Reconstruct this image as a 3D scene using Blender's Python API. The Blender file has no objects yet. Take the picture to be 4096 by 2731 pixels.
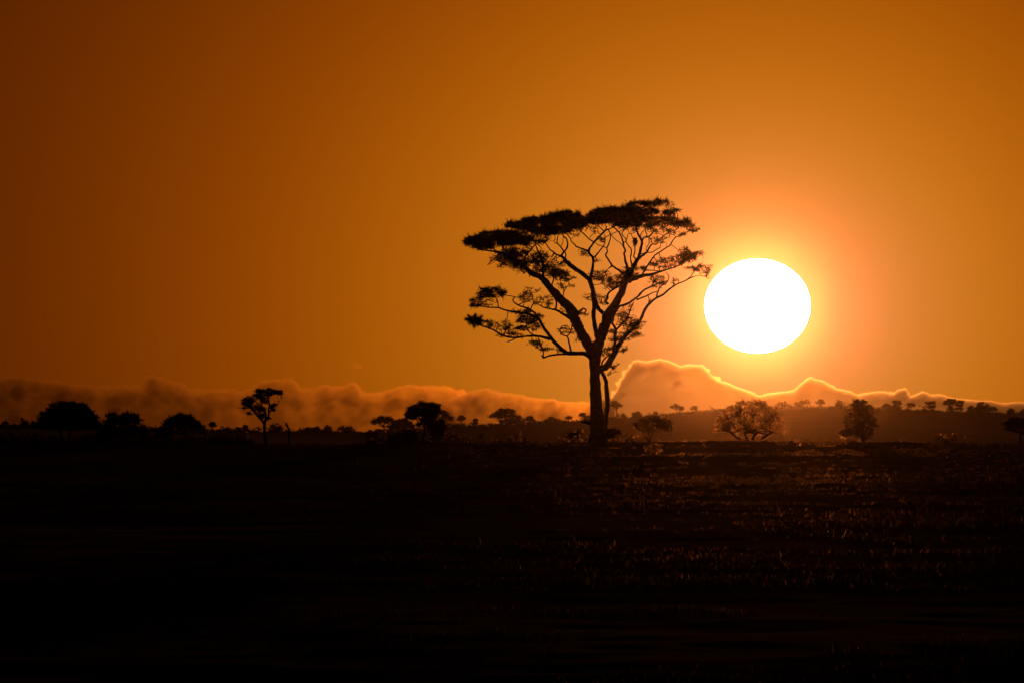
import bpy, math, random
import numpy as np

# ------------------------------------------------------------------ camera, sky, sun, exposure
C = bpy.context.scene.collection
K = 36.0 / 400.0 / 4096.0          # radians per photograph pixel with a 400 mm lens
EYE = 1715.0                        # photograph row of the eye-level horizon
ZC = 2.8                            # eye height over the ground under the camera (roof hatch)

cam = bpy.data.cameras.new('camera')
cam.lens = 400; cam.sensor_width = 36; cam.clip_start = 1.0; cam.clip_end = 120000
cam_o = bpy.data.objects.new('camera', cam); C.objects.link(cam_o)
cam_o.location = (0, 0, ZC)
cam_o.rotation_euler = (math.pi / 2 + (EYE - 1365.5) * K, 0, 0)
bpy.context.scene.camera = cam_o

SUN_PX = (3030.0, 1224.0)
S = np.array([(SUN_PX[0] - 2048) * K, 1.0, (EYE - SUN_PX[1]) * K]); S /= np.linalg.norm(S)
SUN_EL = math.asin(S[2]); SUN_AZ = math.atan2(S[0], S[1])

world = bpy.data.worlds.new('World'); bpy.context.scene.world = world
world.use_nodes = True
def build_world():
    nt = world.node_tree; N = nt.nodes; L = nt.links
    N.clear()
    out = N.new('ShaderNodeOutputWorld'); bg = N.new('ShaderNodeBackground')
    bg.inputs['Strength'].default_value = 0.1
    L.new(bg.outputs[0], out.inputs[0])
    sky = N.new('ShaderNodeTexSky'); sky.sky_type = 'NISHITA'; sky.sun_disc = False
    sky.sun_elevation = SUN_EL; sky.sun_rotation = SUN_AZ
    sky.altitude = 1200; sky.air_density = 1.6; sky.dust_density = 4.0; sky.ozone_density = 1.0
    tint = N.new('ShaderNodeMix'); tint.data_type = 'RGBA'; tint.blend_type = 'MULTIPLY'
    tint.inputs[0].default_value = 1.0
    L.new(sky.outputs[0], tint.inputs[6]); tint.inputs[7].default_value = SKY_TINT
    # the aureole round the low sun: forward-scattered light, a function of the angle to the sun only
    tc = N.new('ShaderNodeTexCoord')
    sub = N.new('ShaderNodeVectorMath'); sub.operation = 'SUBTRACT'
    L.new(tc.outputs['Generated'], sub.inputs[0]); sub.inputs[1].default_value = tuple(S)
    sc = N.new('ShaderNodeVectorMath'); sc.operation = 'MULTIPLY'
    L.new(sub.outputs[0], sc.inputs[0]); sc.inputs[1].default_value = (57.2958, 57.2958, 57.2958 * 1.2)
    dot = N.new('ShaderNodeVectorMath'); dot.operation = 'DOT_PRODUCT'
    L.new(sc.outputs[0], dot.inputs[0]); L.new(sc.outputs[0], dot.inputs[1])
    cur = tint.outputs[2]
    for (w, p, col) in LOBES:        # col * 10 * (1 + th^2 / w^2)^-p
        a = N.new('ShaderNodeMath'); a.operation = 'MULTIPLY_ADD'
        L.new(dot.outputs['Value'], a.inputs[0]); a.inputs[1].default_value = 1 / w ** 2; a.inputs[2].default_value = 1.0
        b = N.new('ShaderNodeMath'); b.operation = 'POWER'
        L.new(a.outputs[0], b.inputs[0]); b.inputs[1].default_value = -p
        m = N.new('ShaderNodeVectorMath'); m.operation = 'SCALE'
        m.inputs[0].default_value = tuple(10 * c for c in col); L.new(b.outputs[0], m.inputs['Scale'])
        ad = N.new('ShaderNodeVectorMath'); ad.operation = 'ADD'
        L.new(cur, ad.inputs[0]); L.new(m.outputs[0], ad.inputs[1]); cur = ad.outputs[0]
    L.new(cur, bg.inputs['Color'])
SKY_TINT = (0.016, 0.012, 0.008, 1)
LOBES = [(4.0, 2.65, (0.665, 0.0, 0.0)),
         (2.5, 2.0, (0.0, 0.238, 0.0)),
         (0.7, 2.0, (0.0, 0.0, 0.145))]
build_world()

SUN_E = 0.06
sl = bpy.data.lights.new('sun_light', 'SUN'); sl.energy = SUN_E; sl.angle = math.radians(0.5)
sl.color = (1.0, 0.22, 0.03)
sl_o = bpy.data.objects.new('sun_light', sl); C.objects.link(sl_o)
from mathutils import Vector
sl_o.rotation_euler = Vector(tuple(S)).to_track_quat('Z', 'Y').to_euler()
sl_o.location = (0, 0, 60)

scn = bpy.context.scene
scn.render.engine = 'CYCLES'
vs = scn.view_settings
vs.view_transform = 'Standard'; vs.look = 'None'; vs.gamma = 1.0; vs.exposure = 0.0; vs.use_curve_mapping = False
cy = scn.cycles
cy.max_bounces = 6; cy.diffuse_bounces = 2; cy.glossy_bounces = 2; cy.transmission_bounces = 4
cy.volume_bounces = 0; cy.transparent_max_bounces = 16
cy.use_denoising = True
cy.sample_clamp_indirect = 2.0

HAZE_DENSITY = 6.3e-6
HAZE_G = 0.997

# ------------------------------------------------------------------ helpers
def P(px, py, d):
    """point at distance d (metres along +Y) seen at photograph pixel (px, py)"""
    return np.array([(px - 2048.0) * K * d, d, ZC + (EYE - py) * K * d])

def mesh_obj(name, v, f, mat=None, parent=None, smooth=False):
    """v (n,3) array, f (m,3) or (m,4) index array -> one mesh object"""
    v = np.asarray(v, dtype=np.float32); f = np.asarray(f, dtype=np.int32)
    me = bpy.data.meshes.new(name)
    k = f.shape[1]
    me.vertices.add(len(v)); me.vertices.foreach_set('co', v.ravel())
    me.loops.add(f.size); me.loops.foreach_set('vertex_index', f.ravel())
    me.polygons.add(len(f)); me.polygons.foreach_set('loop_start', np.arange(0, f.size, k, dtype=np.int32))
    if smooth: me.polygons.foreach_set('use_smooth', np.ones(len(f), dtype=bool))
    me.update(calc_edges=True); me.validate()
    if mat: me.materials.append(mat)
    o = bpy.data.objects.new(name, me); C.objects.link(o)
    if parent is not None:
        o.parent = parent
        o.matrix_parent_inverse = parent.matrix_world.inverted()
    return o

def empty(name, loc):
    o = bpy.data.objects.new(name, None); C.objects.link(o)
    o.location = tuple(float(a) for a in loc); o.empty_display_size = 0.3
    bpy.context.view_layer.update()
    return o

def tag(o, label=None, cat=None, group=None, kind=None):
    if label: o['label'] = label
    if cat: o['category'] = cat
    if group: o['group'] = group
    if kind: o['kind'] = kind
    return o

class Build:
    """collects triangles"""
    def __init__(self): self.v = []; self.f = []; self.n = 0
    def add(self, v, f):
        self.v.append(np.asarray(v, float)); self.f.append(np.asarray(f, int) + self.n); self.n += len(v)
    def obj(self, name, mat, parent=None, smooth=False):
        if not self.n: return None
        return mesh_obj(name, np.concatenate(self.v), np.concatenate(self.f), mat, parent, smooth)

def smooth_path(pts, rad, sub=4, jit=0.0, rng=None):
    pts = np.asarray(pts, float); rad = np.asarray(rad, float)
    n = len(pts); out = []; ro = []
    for i in range(n - 1):
        p0 = pts[max(i - 1, 0)]; p1 = pts[i]; p2 = pts[i + 1]; p3 = pts[min(i + 2, n - 1)]
        for s in range(sub):
            t = s / sub
            out.append(0.5 * (2 * p1 + (p2 - p0) * t + (2 * p0 - 5 * p1 + 4 * p2 - p3) * t * t + (3 * p1 - p0 - 3 * p2 + p3) * t ** 3))
            ro.append(rad[i] * (1 - t) + rad[i + 1] * t)
    out.append(pts[-1]); ro.append(rad[-1])
    out = np.array(out); ro = np.array(ro)
    if jit and rng is not None:
        out[1:-1] += rng.normal(size=(len(out) - 2, 3)) * (ro[1:-1, None] * jit)
        ro = ro * (1 + rng.normal(size=len(ro)) * 0.06)
    return out, ro

def tube(b, pts, rad, sides=7):
    pts = np.asarray(pts, float); rad = np.asarray(rad, float); n = len(pts)
    tan = np.gradient(pts, axis=0); tan /= np.linalg.norm(tan, axis=1)[:, None] + 1e-12
    ref = np.array([0.17, 0.98, 0.05]); 
    a = np.cross(tan, ref); bad = np.linalg.norm(a, axis=1) < 0.1
    a[bad] = np.cross(tan[bad], np.array([1.0, 0, 0.1]))
    a /= np.linalg.norm(a, axis=1)[:, None]; c = np.cross(tan, a)
    th = np.arange(sides) * 2 * math.pi / sides
    v = (pts[:, None, :] + rad[:, None, None] * (np.cos(th)[None, :, None] * a[:, None, :] + np.sin(th)[None, :, None] * c[:, None, :])).reshape(-1, 3)
    i = np.arange(n - 1)[:, None] * sides; j = np.arange(sides)[None, :]; j2 = (j + 1) % sides
    q0 = (i + j).ravel(); q1 = (i + j2).ravel(); q2 = (i + sides + j2).ravel(); q3 = (i + sides + j).ravel()
    f = np.concatenate([np.stack([q0, q1, q2], 1), np.stack([q0, q2, q3], 1)])
    v = np.concatenate([v, pts[:1], pts[-1:]]); m = n * sides
    jj = np.arange(sides); 
    f = np.concatenate([f, np.stack([np.full(sides, m), (jj + 1) % sides, jj], 1),
                        np.stack([np.full(sides, m + 1), m - sides + jj, m - sides + (jj + 1) % sides], 1)])
    b.add(v, f)

def sprays(b, cen, length, width, per, rng, up=0.35, flat=0.5, out=None):
    """thin pointed leaf sprigs fanning from each centre"""
    n = len(cen)
    if n == 0: return
    c = np.repeat(np.asarray(cen, float), per, axis=0); m = len(c)
    d = rng.normal(size=(m, 3)); d[:, 2] = d[:, 2] * flat + up
    if out is not None: d += np.repeat(out, per, axis=0)
    d /= np.linalg.norm(d, axis=1)[:, None] + 1e-9
    L = length * rng.uniform(0.45, 1.25, size=(m, 1))
    s = np.cross(d, rng.normal(size=(m, 3))); s /= np.linalg.norm(s, axis=1)[:, None] + 1e-9
    w = width * rng.uniform(0.6, 1.4, size=(m, 1))
    base = c - d * L * 0.15
    bend = rng.normal(size=(m, 3)) * L * 0.12
    v = np.empty((m, 4, 3))
    v[:, 0] = base; v[:, 1] = c + d * L * 0.35 + s * w; v[:, 2] = c + d * L + bend; v[:, 3] = c + d * L * 0.35 - s * w
    i = np.arange(m)[:, None] * 4
    f = np.concatenate([i + np.array([[0, 1, 2]]), i + np.array([[0, 2, 3]])])
    b.add(v.reshape(-1, 3), f)

def in_poly(poly, x, y):
    poly = np.asarray(poly, float); r = np.zeros(len(x), bool); n = len(poly)
    for i in range(n):
        x1, y1 = poly[i]; x2, y2 = poly[(i + 1) % n]
        c = ((y1 > y) != (y2 > y)) & (x < (x2 - x1) * (y - y1) / (y2 - y1 + 1e-12) + x1)
        r ^= c
    return r

class Waves:
    """sum-of-sines noise"""
    def __init__(self, seed, n, lo, hi, ax=1.0, ay=1.0):
        r = np.random.default_rng(seed)
        lam = np.exp(r.uniform(np.log(lo), np.log(hi), n)); an = r.uniform(0, 2 * math.pi, n)
        self.kx = 2 * math.pi / lam * np.cos(an) * ax; self.ky = 2 * math.pi / lam * np.sin(an) * ay
        self.ph = r.uniform(0, 2 * math.pi, n); self.a = lam ** 0.8 / (lam ** 0.8).sum()
    def __call__(self, x, y):
        o = np.zeros(np.broadcast(x, y).shape)
        for kx, ky, ph, a in zip(self.kx, self.ky, self.ph, self.a): o = o + a * np.sin(kx * x + ky * y + ph)
        return o

# ------------------------------------------------------------------ materials
def new_mat(name):
    m = bpy.data.materials.new(name); m.use_nodes = True
    m.node_tree.nodes.clear(); return m, m.node_tree.nodes, m.node_tree.links

def noise_color(N, L, scale, stops):
    tc = N.new('ShaderNodeTexCoord'); no = N.new('ShaderNodeTexNoise')
    no.inputs['Scale'].default_value = scale; no.inputs['Detail'].default_value = 5
    L.new(tc.outputs['Object'], no.inputs['Vector'])
    r = N.new('ShaderNodeValToRGB'); L.new(no.outputs['Fac'], r.inputs[0])
    r.color_ramp.elements[0].position = 0.35; r.color_ramp.elements[0].color = (*stops[0], 1)
    r.color_ramp.elements[1].position = 0.65; r.color_ramp.elements[1].color = (*stops[1], 1)
    return r.outputs[0]

def mat_solid(name, stops, scale, rough=0.95, bump=None):
    m, N, L = new_mat(name)
    out = N.new('ShaderNodeOutputMaterial'); p = N.new('ShaderNodeBsdfPrincipled')
    L.new(p.outputs[0], out.inputs[0]); p.inputs['Roughness'].default_value = rough
    p.inputs['Specular IOR Level'].default_value = 0.1
    L.new(noise_color(N, L, scale, stops), p.inputs['Base Color'])
    if bump:
        tc = N.new('ShaderNodeTexCoord'); no = N.new('ShaderNodeTexNoise'); no.inputs['Scale'].default_value = bump[0]
        L.new(tc.outputs['Object'], no.inputs['Vector'])
        bp = N.new('ShaderNodeBump'); bp.inputs['Strength'].default_value = 0.6; bp.inputs['Distance'].default_value = bump[1]
        L.new(no.outputs['Fac'], bp.inputs['Height']); L.new(bp.outputs[0], p.inputs['Normal'])
    return m

def mat_leaf(name, stops, scale, trans, fwd, fwd_col=(1, 0.8, 0.5), ior=1.016, rough=0.5, glint=0):
    """thin plant tissue: diffuse, diffuse transmission and a narrow forward lobe seen only against the light"""
    m, N, L = new_mat(name)
    out = N.new('ShaderNodeOutputMaterial')
    col = noise_color(N, L, scale, stops)
    d = N.new('ShaderNodeBsdfDiffuse'); t = N.new('ShaderNodeBsdfTranslucent')
    L.new(col, d.inputs[0]); L.new(col, t.inputs[0])
    mx = N.new('ShaderNodeMixShader'); mx.inputs[0].default_value = trans
    L.new(d.outputs[0], mx.inputs[1]); L.new(t.outputs[0], mx.inputs[2])
    r = N.new('ShaderNodeBsdfRefraction'); r.inputs['Roughness'].default_value = rough; r.inputs['IOR'].default_value = ior
    r.inputs['Color'].default_value = (*fwd_col, 1)
    m2 = N.new('ShaderNodeMixShader'); m2.inputs[0].default_value = fwd
    L.new(mx.outputs[0], m2.inputs[1]); L.new(r.outputs[0], m2.inputs[2])
    L.new(m2.outputs[0], out.inputs[0])
    if glint:                       # only some blades carry the silky hairs that flare against the light
        tc = N.new('ShaderNodeTexCoord'); no = N.new('ShaderNodeTexNoise'); no.inputs['Scale'].default_value = glint; no.inputs['Detail'].default_value = 1
        L.new(tc.outputs['Object'], no.inputs['Vector'])
        mr = N.new('ShaderNodeMapRange'); mr.inputs['From Min'].default_value = 0.5; mr.inputs['From Max'].default_value = 0.75
        mr.inputs['To Min'].default_value = fwd * 0.06; mr.inputs['To Max'].default_value = fwd
        L.new(no.outputs['Fac'], mr.inputs['Value']); L.new(mr.outputs[0], m2.inputs[0])
    return m

M_BARK = mat_solid('bark', ((0.018, 0.012, 0.008), (0.05, 0.035, 0.022)), 6.0, bump=(14, 0.02))
M_SOIL = mat_solid('soil', ((0.03, 0.019, 0.011), (0.06, 0.04, 0.022)), 0.8, bump=(5, 0.03))
M_HILL = mat_solid('hill_scrub', ((0.02, 0.018, 0.009), (0.045, 0.034, 0.017)), 0.05)
M_LEAF = mat_leaf('acacia_leaf', ((0.02, 0.026, 0.008), (0.045, 0.05, 0.016)), 1.5, 0.25, 0.004)
M_LEAF_FAR = mat_leaf('far_leaf', ((0.02, 0.026, 0.008), (0.045, 0.05, 0.016)), 0.5, 0.2, 0.0015)
M_DRYLEAF = mat_leaf('dry_bush_leaf', ((0.05, 0.045, 0.012), (0.10, 0.08, 0.025)), 1.5, 0.35, 0.012)
M_GRASS = mat_leaf('dry_grass', ((0.04, 0.03, 0.011), (0.09, 0.07, 0.028)), 0.7, 0.3, 0.034, ior=1.0095, rough=0.9, glint=9.0)
M_NEST = mat_solid('nest_straw', ((0.03, 0.02, 0.01), (0.07, 0.05, 0.025)), 8.0)

# ------------------------------------------------------------------ terrain
Y_CREST, Y_RIDGE = 625.0, 3500.0
_crx = (np.array([-1500, 0, 500, 1100, 1800, 2300, 2650, 3000, 3350, 3600, 3900, 4300, 6000]) - 2048) * K * Y_CREST
_crz = (EYE - np.array([1780, 1780, 1780, 1779, 1774, 1768, 1766, 1762, 1765, 1768, 1772, 1774, 1776])) * K * Y_CREST
_rgx = (np.array([-2500, 0, 150, 600, 1000, 1500, 1700, 1830, 1980, 2150, 2320, 2450, 2580, 2710, 2880, 3050, 3200, 3340, 3520, 3700, 3900, 4050, 4300, 6500]) - 2048) * K * Y_RIDGE
_rgz = (EYE - np.array([1706, 1706, 1708, 1719, 1729, 1731, 1722, 1710, 1703, 1691, 1684, 1673, 1664, 1652, 1641, 1632, 1628, 1629, 1636, 1643, 1650, 1655, 1660, 1690])) * K * Y_RIDGE
W_SMALL = Waves(3, 60, 0.8, 9.0, 1.0, 0.55)
W_MID = Waves(4, 30, 10, 60, 1.0, 0.5)
W_HILL = Waves(5, 40, 6, 120)
BUMPS = [(3600, 585, 2.1, 14, 0.20), (3420, 575, 0.9, 8, 0.10), (2620, 470, 0.9, 9, 0.16), (2760, 430, 1.6, 10, 0.10), (2350, 520, 1.6, 14, 0.07),
         (3000, 400, 2.2, 16, 0.08), (2100, 400, 1.8, 14, 0.10), (3300, 300, 1.4, 9, 0.06)]
def ground_z(x, y):
    x = np.asarray(x, float); y = np.asarray(y, float)
    cz = np.interp(x, _crx, _crz)
    t = np.clip((y - 110) / (Y_CREST - 110), -0.5, 1)
    near = -2.45 + (cz + 2.45) * t
    # beyond the crest the land dips and then climbs to the far ridge
    t2 = np.clip((y - Y_CREST) / 330.0, 0, 1); dip = cz + (-3.2 - cz) * (t2 * t2 * (3 - 2 * t2))
    rz = np.interp(x, _rgx, _rgz)
    t3 = np.clip((y - 955) / (Y_RIDGE - 955), 0, 1); hill = -3.2 + (rz + 3.2) * t3 ** 2.3
    t4 = np.clip((y - Y_RIDGE) / 350.0, 0, 1)
    z = np.where(y <= Y_CREST, near, np.where(y < 955, dip, hill)) - 9 * t4 * t4 * (y > Y_RIDGE)
    z = z + ZC
    fade = np.clip((700 - y) / 100, 0, 1) * np.clip(y / 60, 0.3, 1)
    z = z + fade * (W_SMALL(x, y) * 0.11 + W_MID(x, y) * 0.16)
    z = z + np.clip((y - 900) / 300, 0, 1) * np.clip((Y_RIDGE + 50 - y) / 400, 0.12, 1) * W_HILL(x, y) * 0.5
    for (px, d, sx, sy, h) in BUMPS:
        z = z + h * np.exp(-((x - (px - 2048) * K * d) / sx) ** 2 - ((y - d) / sy) ** 2)
    return z

def terrain(name, ys, us, mat):
    Yg, Ug = np.meshgrid(ys, us, indexing='ij')
    Xg = Ug * np.maximum(Yg, 100)
    v = np.stack([Xg, Yg, ground_z(Xg, Yg)], -1).reshape(-1, 3)
    r, c = len(ys), len(us)
    i = np.arange(r - 1)[:, None] * c + np.arange(c - 1)[None, :]
    f = np.stack([i, i + 1, i + c + 1, i + c], -1).reshape(-1, 4)
    o = mesh_obj(name, v, f, mat, smooth=True)
    return tag(o, kind='structure')

_core = np.linspace(-0.06, 0.06, 281)
us1 = np.concatenate([[-1.5, -0.8, -0.4, -0.2, -0.12, -0.08], _core, [0.08, 0.12, 0.2, 0.4, 0.8, 1.5]])
ys1 = np.concatenate([[-150, -80, -30, 0, 25, 50, 75], np.exp(np.linspace(np.log(95), np.log(800), 330))])
terrain('ground', ys1, us1, M_SOIL)
us2 = np.concatenate([[-0.5, -0.3, -0.2, -0.12, -0.08], _core, [0.08, 0.12, 0.2, 0.3, 0.5]])
ys2 = np.concatenate([np.linspace(800, 3350, 110), np.linspace(3370, 3800, 44)])
terrain('hill', ys2, us2, M_HILL)

# ------------------------------------------------------------------ the sun itself: a ball of light far behind the clouds
def make_sun():
    D = 60000.0; R = 213 * K * D
    n, m = 64, 32
    v = []; f = []
    for i in range(m + 1):
        ph = math.pi * i / m
        for j in range(n):
            th = 2 * math.pi * j / n
            v.append((math.sin(ph) * math.cos(th) * R, math.sin(ph) * math.sin(th) * R, math.cos(ph) * R * 189 / 213))
    for i in range(m):
        for j in range(n):
            f.append((i * n + j, (i + 1) * n + j, (i + 1) * n + (j + 1) % n, i * n + (j + 1) % n))
    mt, N, L = new_mat('sun_photosphere')
    out = N.new('ShaderNodeOutputMaterial'); e = N.new('ShaderNodeEmission'); t = N.new('ShaderNodeBsdfTransparent')
    e.inputs[0].default_value = (1.0, 0.9, 0.72, 1); e.inputs[1].default_value = 2.2
    a = N.new('ShaderNodeAddShader'); L.new(e.outputs[0], a.inputs[0]); L.new(t.outputs[0], a.inputs[1]); L.new(a.outputs[0], out.inputs[0])
    mt.cycles.emission_sampling = 'NONE'
    o = mesh_obj('sun', np.array(v), np.array(f), mt, smooth=True)
    o.location = tuple(np.array([0, 0, ZC]) + S * D / S[1])
    tag(o, 'blazing white sun low in the orange sky', 'sun')
make_sun()

# ------------------------------------------------------------------ clouds: closed lumpy bodies of droplets, lit from behind
def cloud_mat(name, density, albedo, g):
    m, N, L = new_mat(name)
    out = N.new('ShaderNodeOutputMaterial'); p = N.new('ShaderNodeVolumePrincipled')
    p.inputs['Color'].default_value = (*albedo, 1); p.inputs['Density'].default_value = density
    p.inputs['Anisotropy'].default_value = g
    L.new(p.outputs[0], out.inputs['Volume'])
    m.cycles.homogeneous_volume = True
    return m

def cloud(label, contour, d, bottom, mat, sigma, seed, puff=(8, 30), tau_puff=0.9, tau_body=2.0, fall=40.0, warp=4.0, lump=0.3, step=2.5, vary=1.2):
    """contour: upper outline (photograph px). Billows hang under it; the body grows thicker below them.
    Thickness is laid out as optical depth / sigma, so every billow is a rounded lobe in depth too."""
    rng = np.random.default_rng(seed); c = np.asarray(contour, float)
    x0, x1, ytop = c[0, 0], c[-1, 0], c[:, 1].min() - 14
    xs = np.arange(x0, x1 + step, step); ys = np.concatenate([np.arange(ytop, ytop + 190, step), np.arange(ytop + 190, bottom + 12, 8)])
    ys = ys[ys < bottom + 10]
    X, Y = np.meshgrid(xs, ys, indexing='ij')
    Wa, Wb = Waves(seed + 1, 50, 6, 60), Waves(seed + 2, 50, 6, 60); Wl, We = Waves(seed + 3, 60, 12, 120), Waves(seed + 4, 24, 60, 320)
    Xw = X + Wa(X, Y) * warp * 3.2; Yw = Y + Wb(X, Y) * warp * 3.2
    H = np.zeros_like(X)
    arc = np.r_[0, np.cumsum(np.hypot(np.diff(c[:, 0]), np.diff(c[:, 1])))]
    p = 0.0; cen = []
    while p < arc[-1]:
        r = math.exp(rng.uniform(math.log(puff[0]), math.log(puff[1]))); 
        x = np.interp(p, arc, c[:, 0]); y = np.interp(x, c[:, 0], c[:, 1]); t = np.interp(p + 2, arc, c[:, 0]) - np.interp(p - 2, arc, c[:, 0])
        sl = (np.interp(x + 4, c[:, 0], c[:, 1]) - np.interp(x - 4, c[:, 0], c[:, 1])) / 8.0; nl = math.hypot(1, sl)
        cen.append((x - sl / nl * r, y + r / nl, r)); p += r * 0.55
        for q in range(2):
            r2 = r * rng.uniform(0.7, 1.6); cen.append((x + rng.normal() * r, y + r + abs(rng.normal()) * 22 + r2 * 0.5, r2))
    for (cx, cyy, r) in cen:
        i0, i1 = np.searchsorted(xs, [cx - r - warp * 4, cx + r + warp * 4]); j0, j1 = np.searchsorted(ys, [cyy - r - warp * 4, cyy + r + warp * 4])
        if i1 <= i0 or j1 <= j0: continue
        q = 1 - ((Xw[i0:i1, j0:j1] - cx) ** 2 + (Yw[i0:i1, j0:j1] - cyy) ** 2) / (r * r)
        H[i0:i1, j0:j1] = np.maximum(H[i0:i1, j0:j1], np.sqrt(np.clip(q, 0, 1)) * (r / puff[1]) ** 0.5)
    top = np.interp(xs, c[:, 0], c[:, 1])[:, None]
    fl = fall * np.exp(1.3 * vary * We(X, 0 * X)); body = 1 - np.exp(-np.clip(Yw - top - puff[0] * 0.5, 0, None) / fl)
    H = np.maximum(H, 0.8 * body * (puff[0] / puff[1]) ** 0.25)
    tau = (tau_puff * H * np.exp(vary * We(X + 900, 0 * X)) + tau_body * body) * np.clip(1 + lump * 2.4 * Wl(X, Y * 1.4), 0.25, 2.0)
    th = tau / sigma; th[0, :] = th[-1, :] = 0; th[:, 0] = th[:, -1] = 0
    nx, ny = X.shape; sc = K * d
    def side(sg):
        v = np.empty((nx, ny, 3)); v[..., 0] = (X - 2048) * sc; v[..., 1] = d + sg * th * 0.5; v[..., 2] = ZC + (EYE - Y) * sc
        return v.reshape(-1, 3)
    v = np.concatenate([side(-1), side(1)]); off = nx * ny
    g = np.arange(nx - 1)[:, None] * ny + np.arange(ny - 1)[None, :]
    live = np.maximum.reduce([th[:-1, :-1], th[1:, :-1], th[:-1, 1:], th[1:, 1:]]) > 0
    g = g[live]; q = np.stack([g, g + 1, g + ny + 1, g + ny], -1)
    f = np.concatenate([q, q[:, ::-1] + off])
    used = np.unique(f); remap = np.zeros(len(v), int); remap[used] = np.arange(len(used))
    o = mesh_obj('cloud', v[used], remap[f], mat, smooth=True)
    return tag(o, label, 'cloud', 'clouds banked along the horizon')

CD = 9000.0
MC_MID = cloud_mat('cloud_mid', 0.0185, (0.33, 0.27, 0.09), 0.985)
MC_LOW = cloud_mat('cloud_low', 0.0185, (0.21, 0.18, 0.08), 0.985)
MC_RIM = cloud_mat('cloud_rim', 0.034, (0.23, 0.27, 0.28), 0.985)
cloud('broad dim cloud bank stretching over the left half of the horizon',
      [(-260, 1520), (-100, 1508), (0, 1508), (60, 1503), (200, 1518), (330, 1538), (450, 1545), (560, 1540), (585, 1508), (605, 1498), (640, 1503), (690, 1520), (740, 1548), (830, 1556), (930, 1552),
       (960, 1566), (1010, 1545), (1040, 1526), (1080, 1516), (1130, 1514), (1165, 1512), (1188, 1526), (1202, 1553), (1250, 1550), (1290, 1536), (1330, 1543), (1380, 1543), (1412, 1528), (1432, 1540), (1452, 1566), (1500, 1570), (1560, 1556), (1620, 1536), (1690, 1541), (1780, 1540), (1822, 1556), (1850, 1580), (1890, 1605), (1920, 1680)],
      CD + 400, 1760, MC_MID, 0.0185, 23, puff=(9, 34), tau_puff=1.1, tau_body=2.0, fall=55, warp=5)
cloud('low bright-topped cloud running up to the tall acacia trunk',
      [(1755, 1690), (1768, 1620), (1785, 1595), (1840, 1580), (1865, 1570), (1910, 1556), (1950, 1551), (2000, 1566), (2090, 1578), (2130, 1590), (2220, 1594), (2240, 1608), (2300, 1605), (2350, 1603), (2400, 1594), (2456, 1590)],
      CD - 300, 1760, MC_LOW, 0.0185, 37, puff=(7, 24), tau_puff=1.1, tau_body=2.0, fall=42, warp=4)
cloud('long cloud with a glowing silver rim under the sun',
      [(2444, 1640), (2449, 1596), (2454, 1576), (2475, 1546), (2484, 1526), (2490, 1512), (2508, 1480), (2524, 1460), (2531, 1446), (2552, 1438), (2590, 1445), (2640, 1433), (2680, 1445), (2720, 1463), (2760, 1455), (2812, 1460), (2840, 1490), (2860, 1515), (2900, 1526), (2950, 1546), (3010, 1570), (3040, 1583), (3062, 1574), (3130, 1565), (3175, 1560), (3200, 1535), (3240, 1507), (3290, 1522), (3340, 1550), (3400, 1562), (3432, 1577), (3490, 1565), (3540, 1563), (3568, 1577), (3590, 1557), (3622, 1551), (3640, 1584),
       (3692, 1563), (3722, 1577), (3760, 1575), (3810, 1590), (3850, 1595), (3920, 1600), (3950, 1599), (3990, 1607), (4022, 1612), (4050, 1605), (4092, 1608), (4180, 1600), (4300, 1625), (4340, 1700)],
      CD + 900, 1760, MC_RIM, 0.034, 41, puff=(5, 13), tau_puff=1.7, tau_body=2.6, fall=9, warp=2.2, lump=0.07, step=2.0, vary=0.4)

def wisp():
    # a scrap of cloud: a few overlapping flattened puffs in one closed body each, joined
    rng = np.random.default_rng(3); b = Build(); d = CD; n, m = 14, 8
    for (x, y, rx, ry) in ((1425, 1457, 14, 9), (1440, 1462, 13, 7), (1410, 1464, 12, 6), (1432, 1468, 20, 5)):
        c = P(x, y, d); v = [c + np.array([0, 0, ry * K * d])]
        ph = np.linspace(0, math.pi, m + 1)[1:-1]
        for p in ph:
            for t in np.arange(n) * 2 * math.pi / n:
                r = 1 + rng.normal() * 0.12; v.append(c + np.array([math.sin(p) * math.cos(t) * rx, math.sin(p) * math.sin(t) * rx * 1.5, math.cos(p) * ry]) * r * K * d)
        v.append(c - np.array([0, 0, ry * K * d])); f = []
        for j in range(n): f.append((0, 1 + j, 1 + (j + 1) % n)); e = len(v) - 1; f.append((e, e - 1 - j, e - 1 - (j + 1) % n))
        for i in range(m - 2):
            for j in range(n):
                a0 = 1 + i * n + j; a1 = 1 + i * n + (j + 1) % n; f += [(a0, a0 + n, a1 + n), (a0, a1 + n, a1)]
        b.add(np.array(v), np.array(f))
    tag(b.obj('cloud', cloud_mat('cloud_wisp', 0.018, (0.33, 0.27, 0.12), 0.985), None, True), 'tiny faint wisp of cloud alone in the open sky', 'cloud', 'clouds banked along the horizon')
wisp()

# ------------------------------------------------------------------ the tall acacia
FR = {'A': (1800, 750, 0.46769), 'B': (1800, 1100, 0.46769), 'U': (1840, 760, 0.22321), 'V': (2200, 760, 0.22321), 'W': (2500, 760, 0.22321)}
TREE_D = 600.0
def fpx(fr, x, y):
    ox, oy, s = FR[fr]; return ox + x * s, oy + y * s

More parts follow.
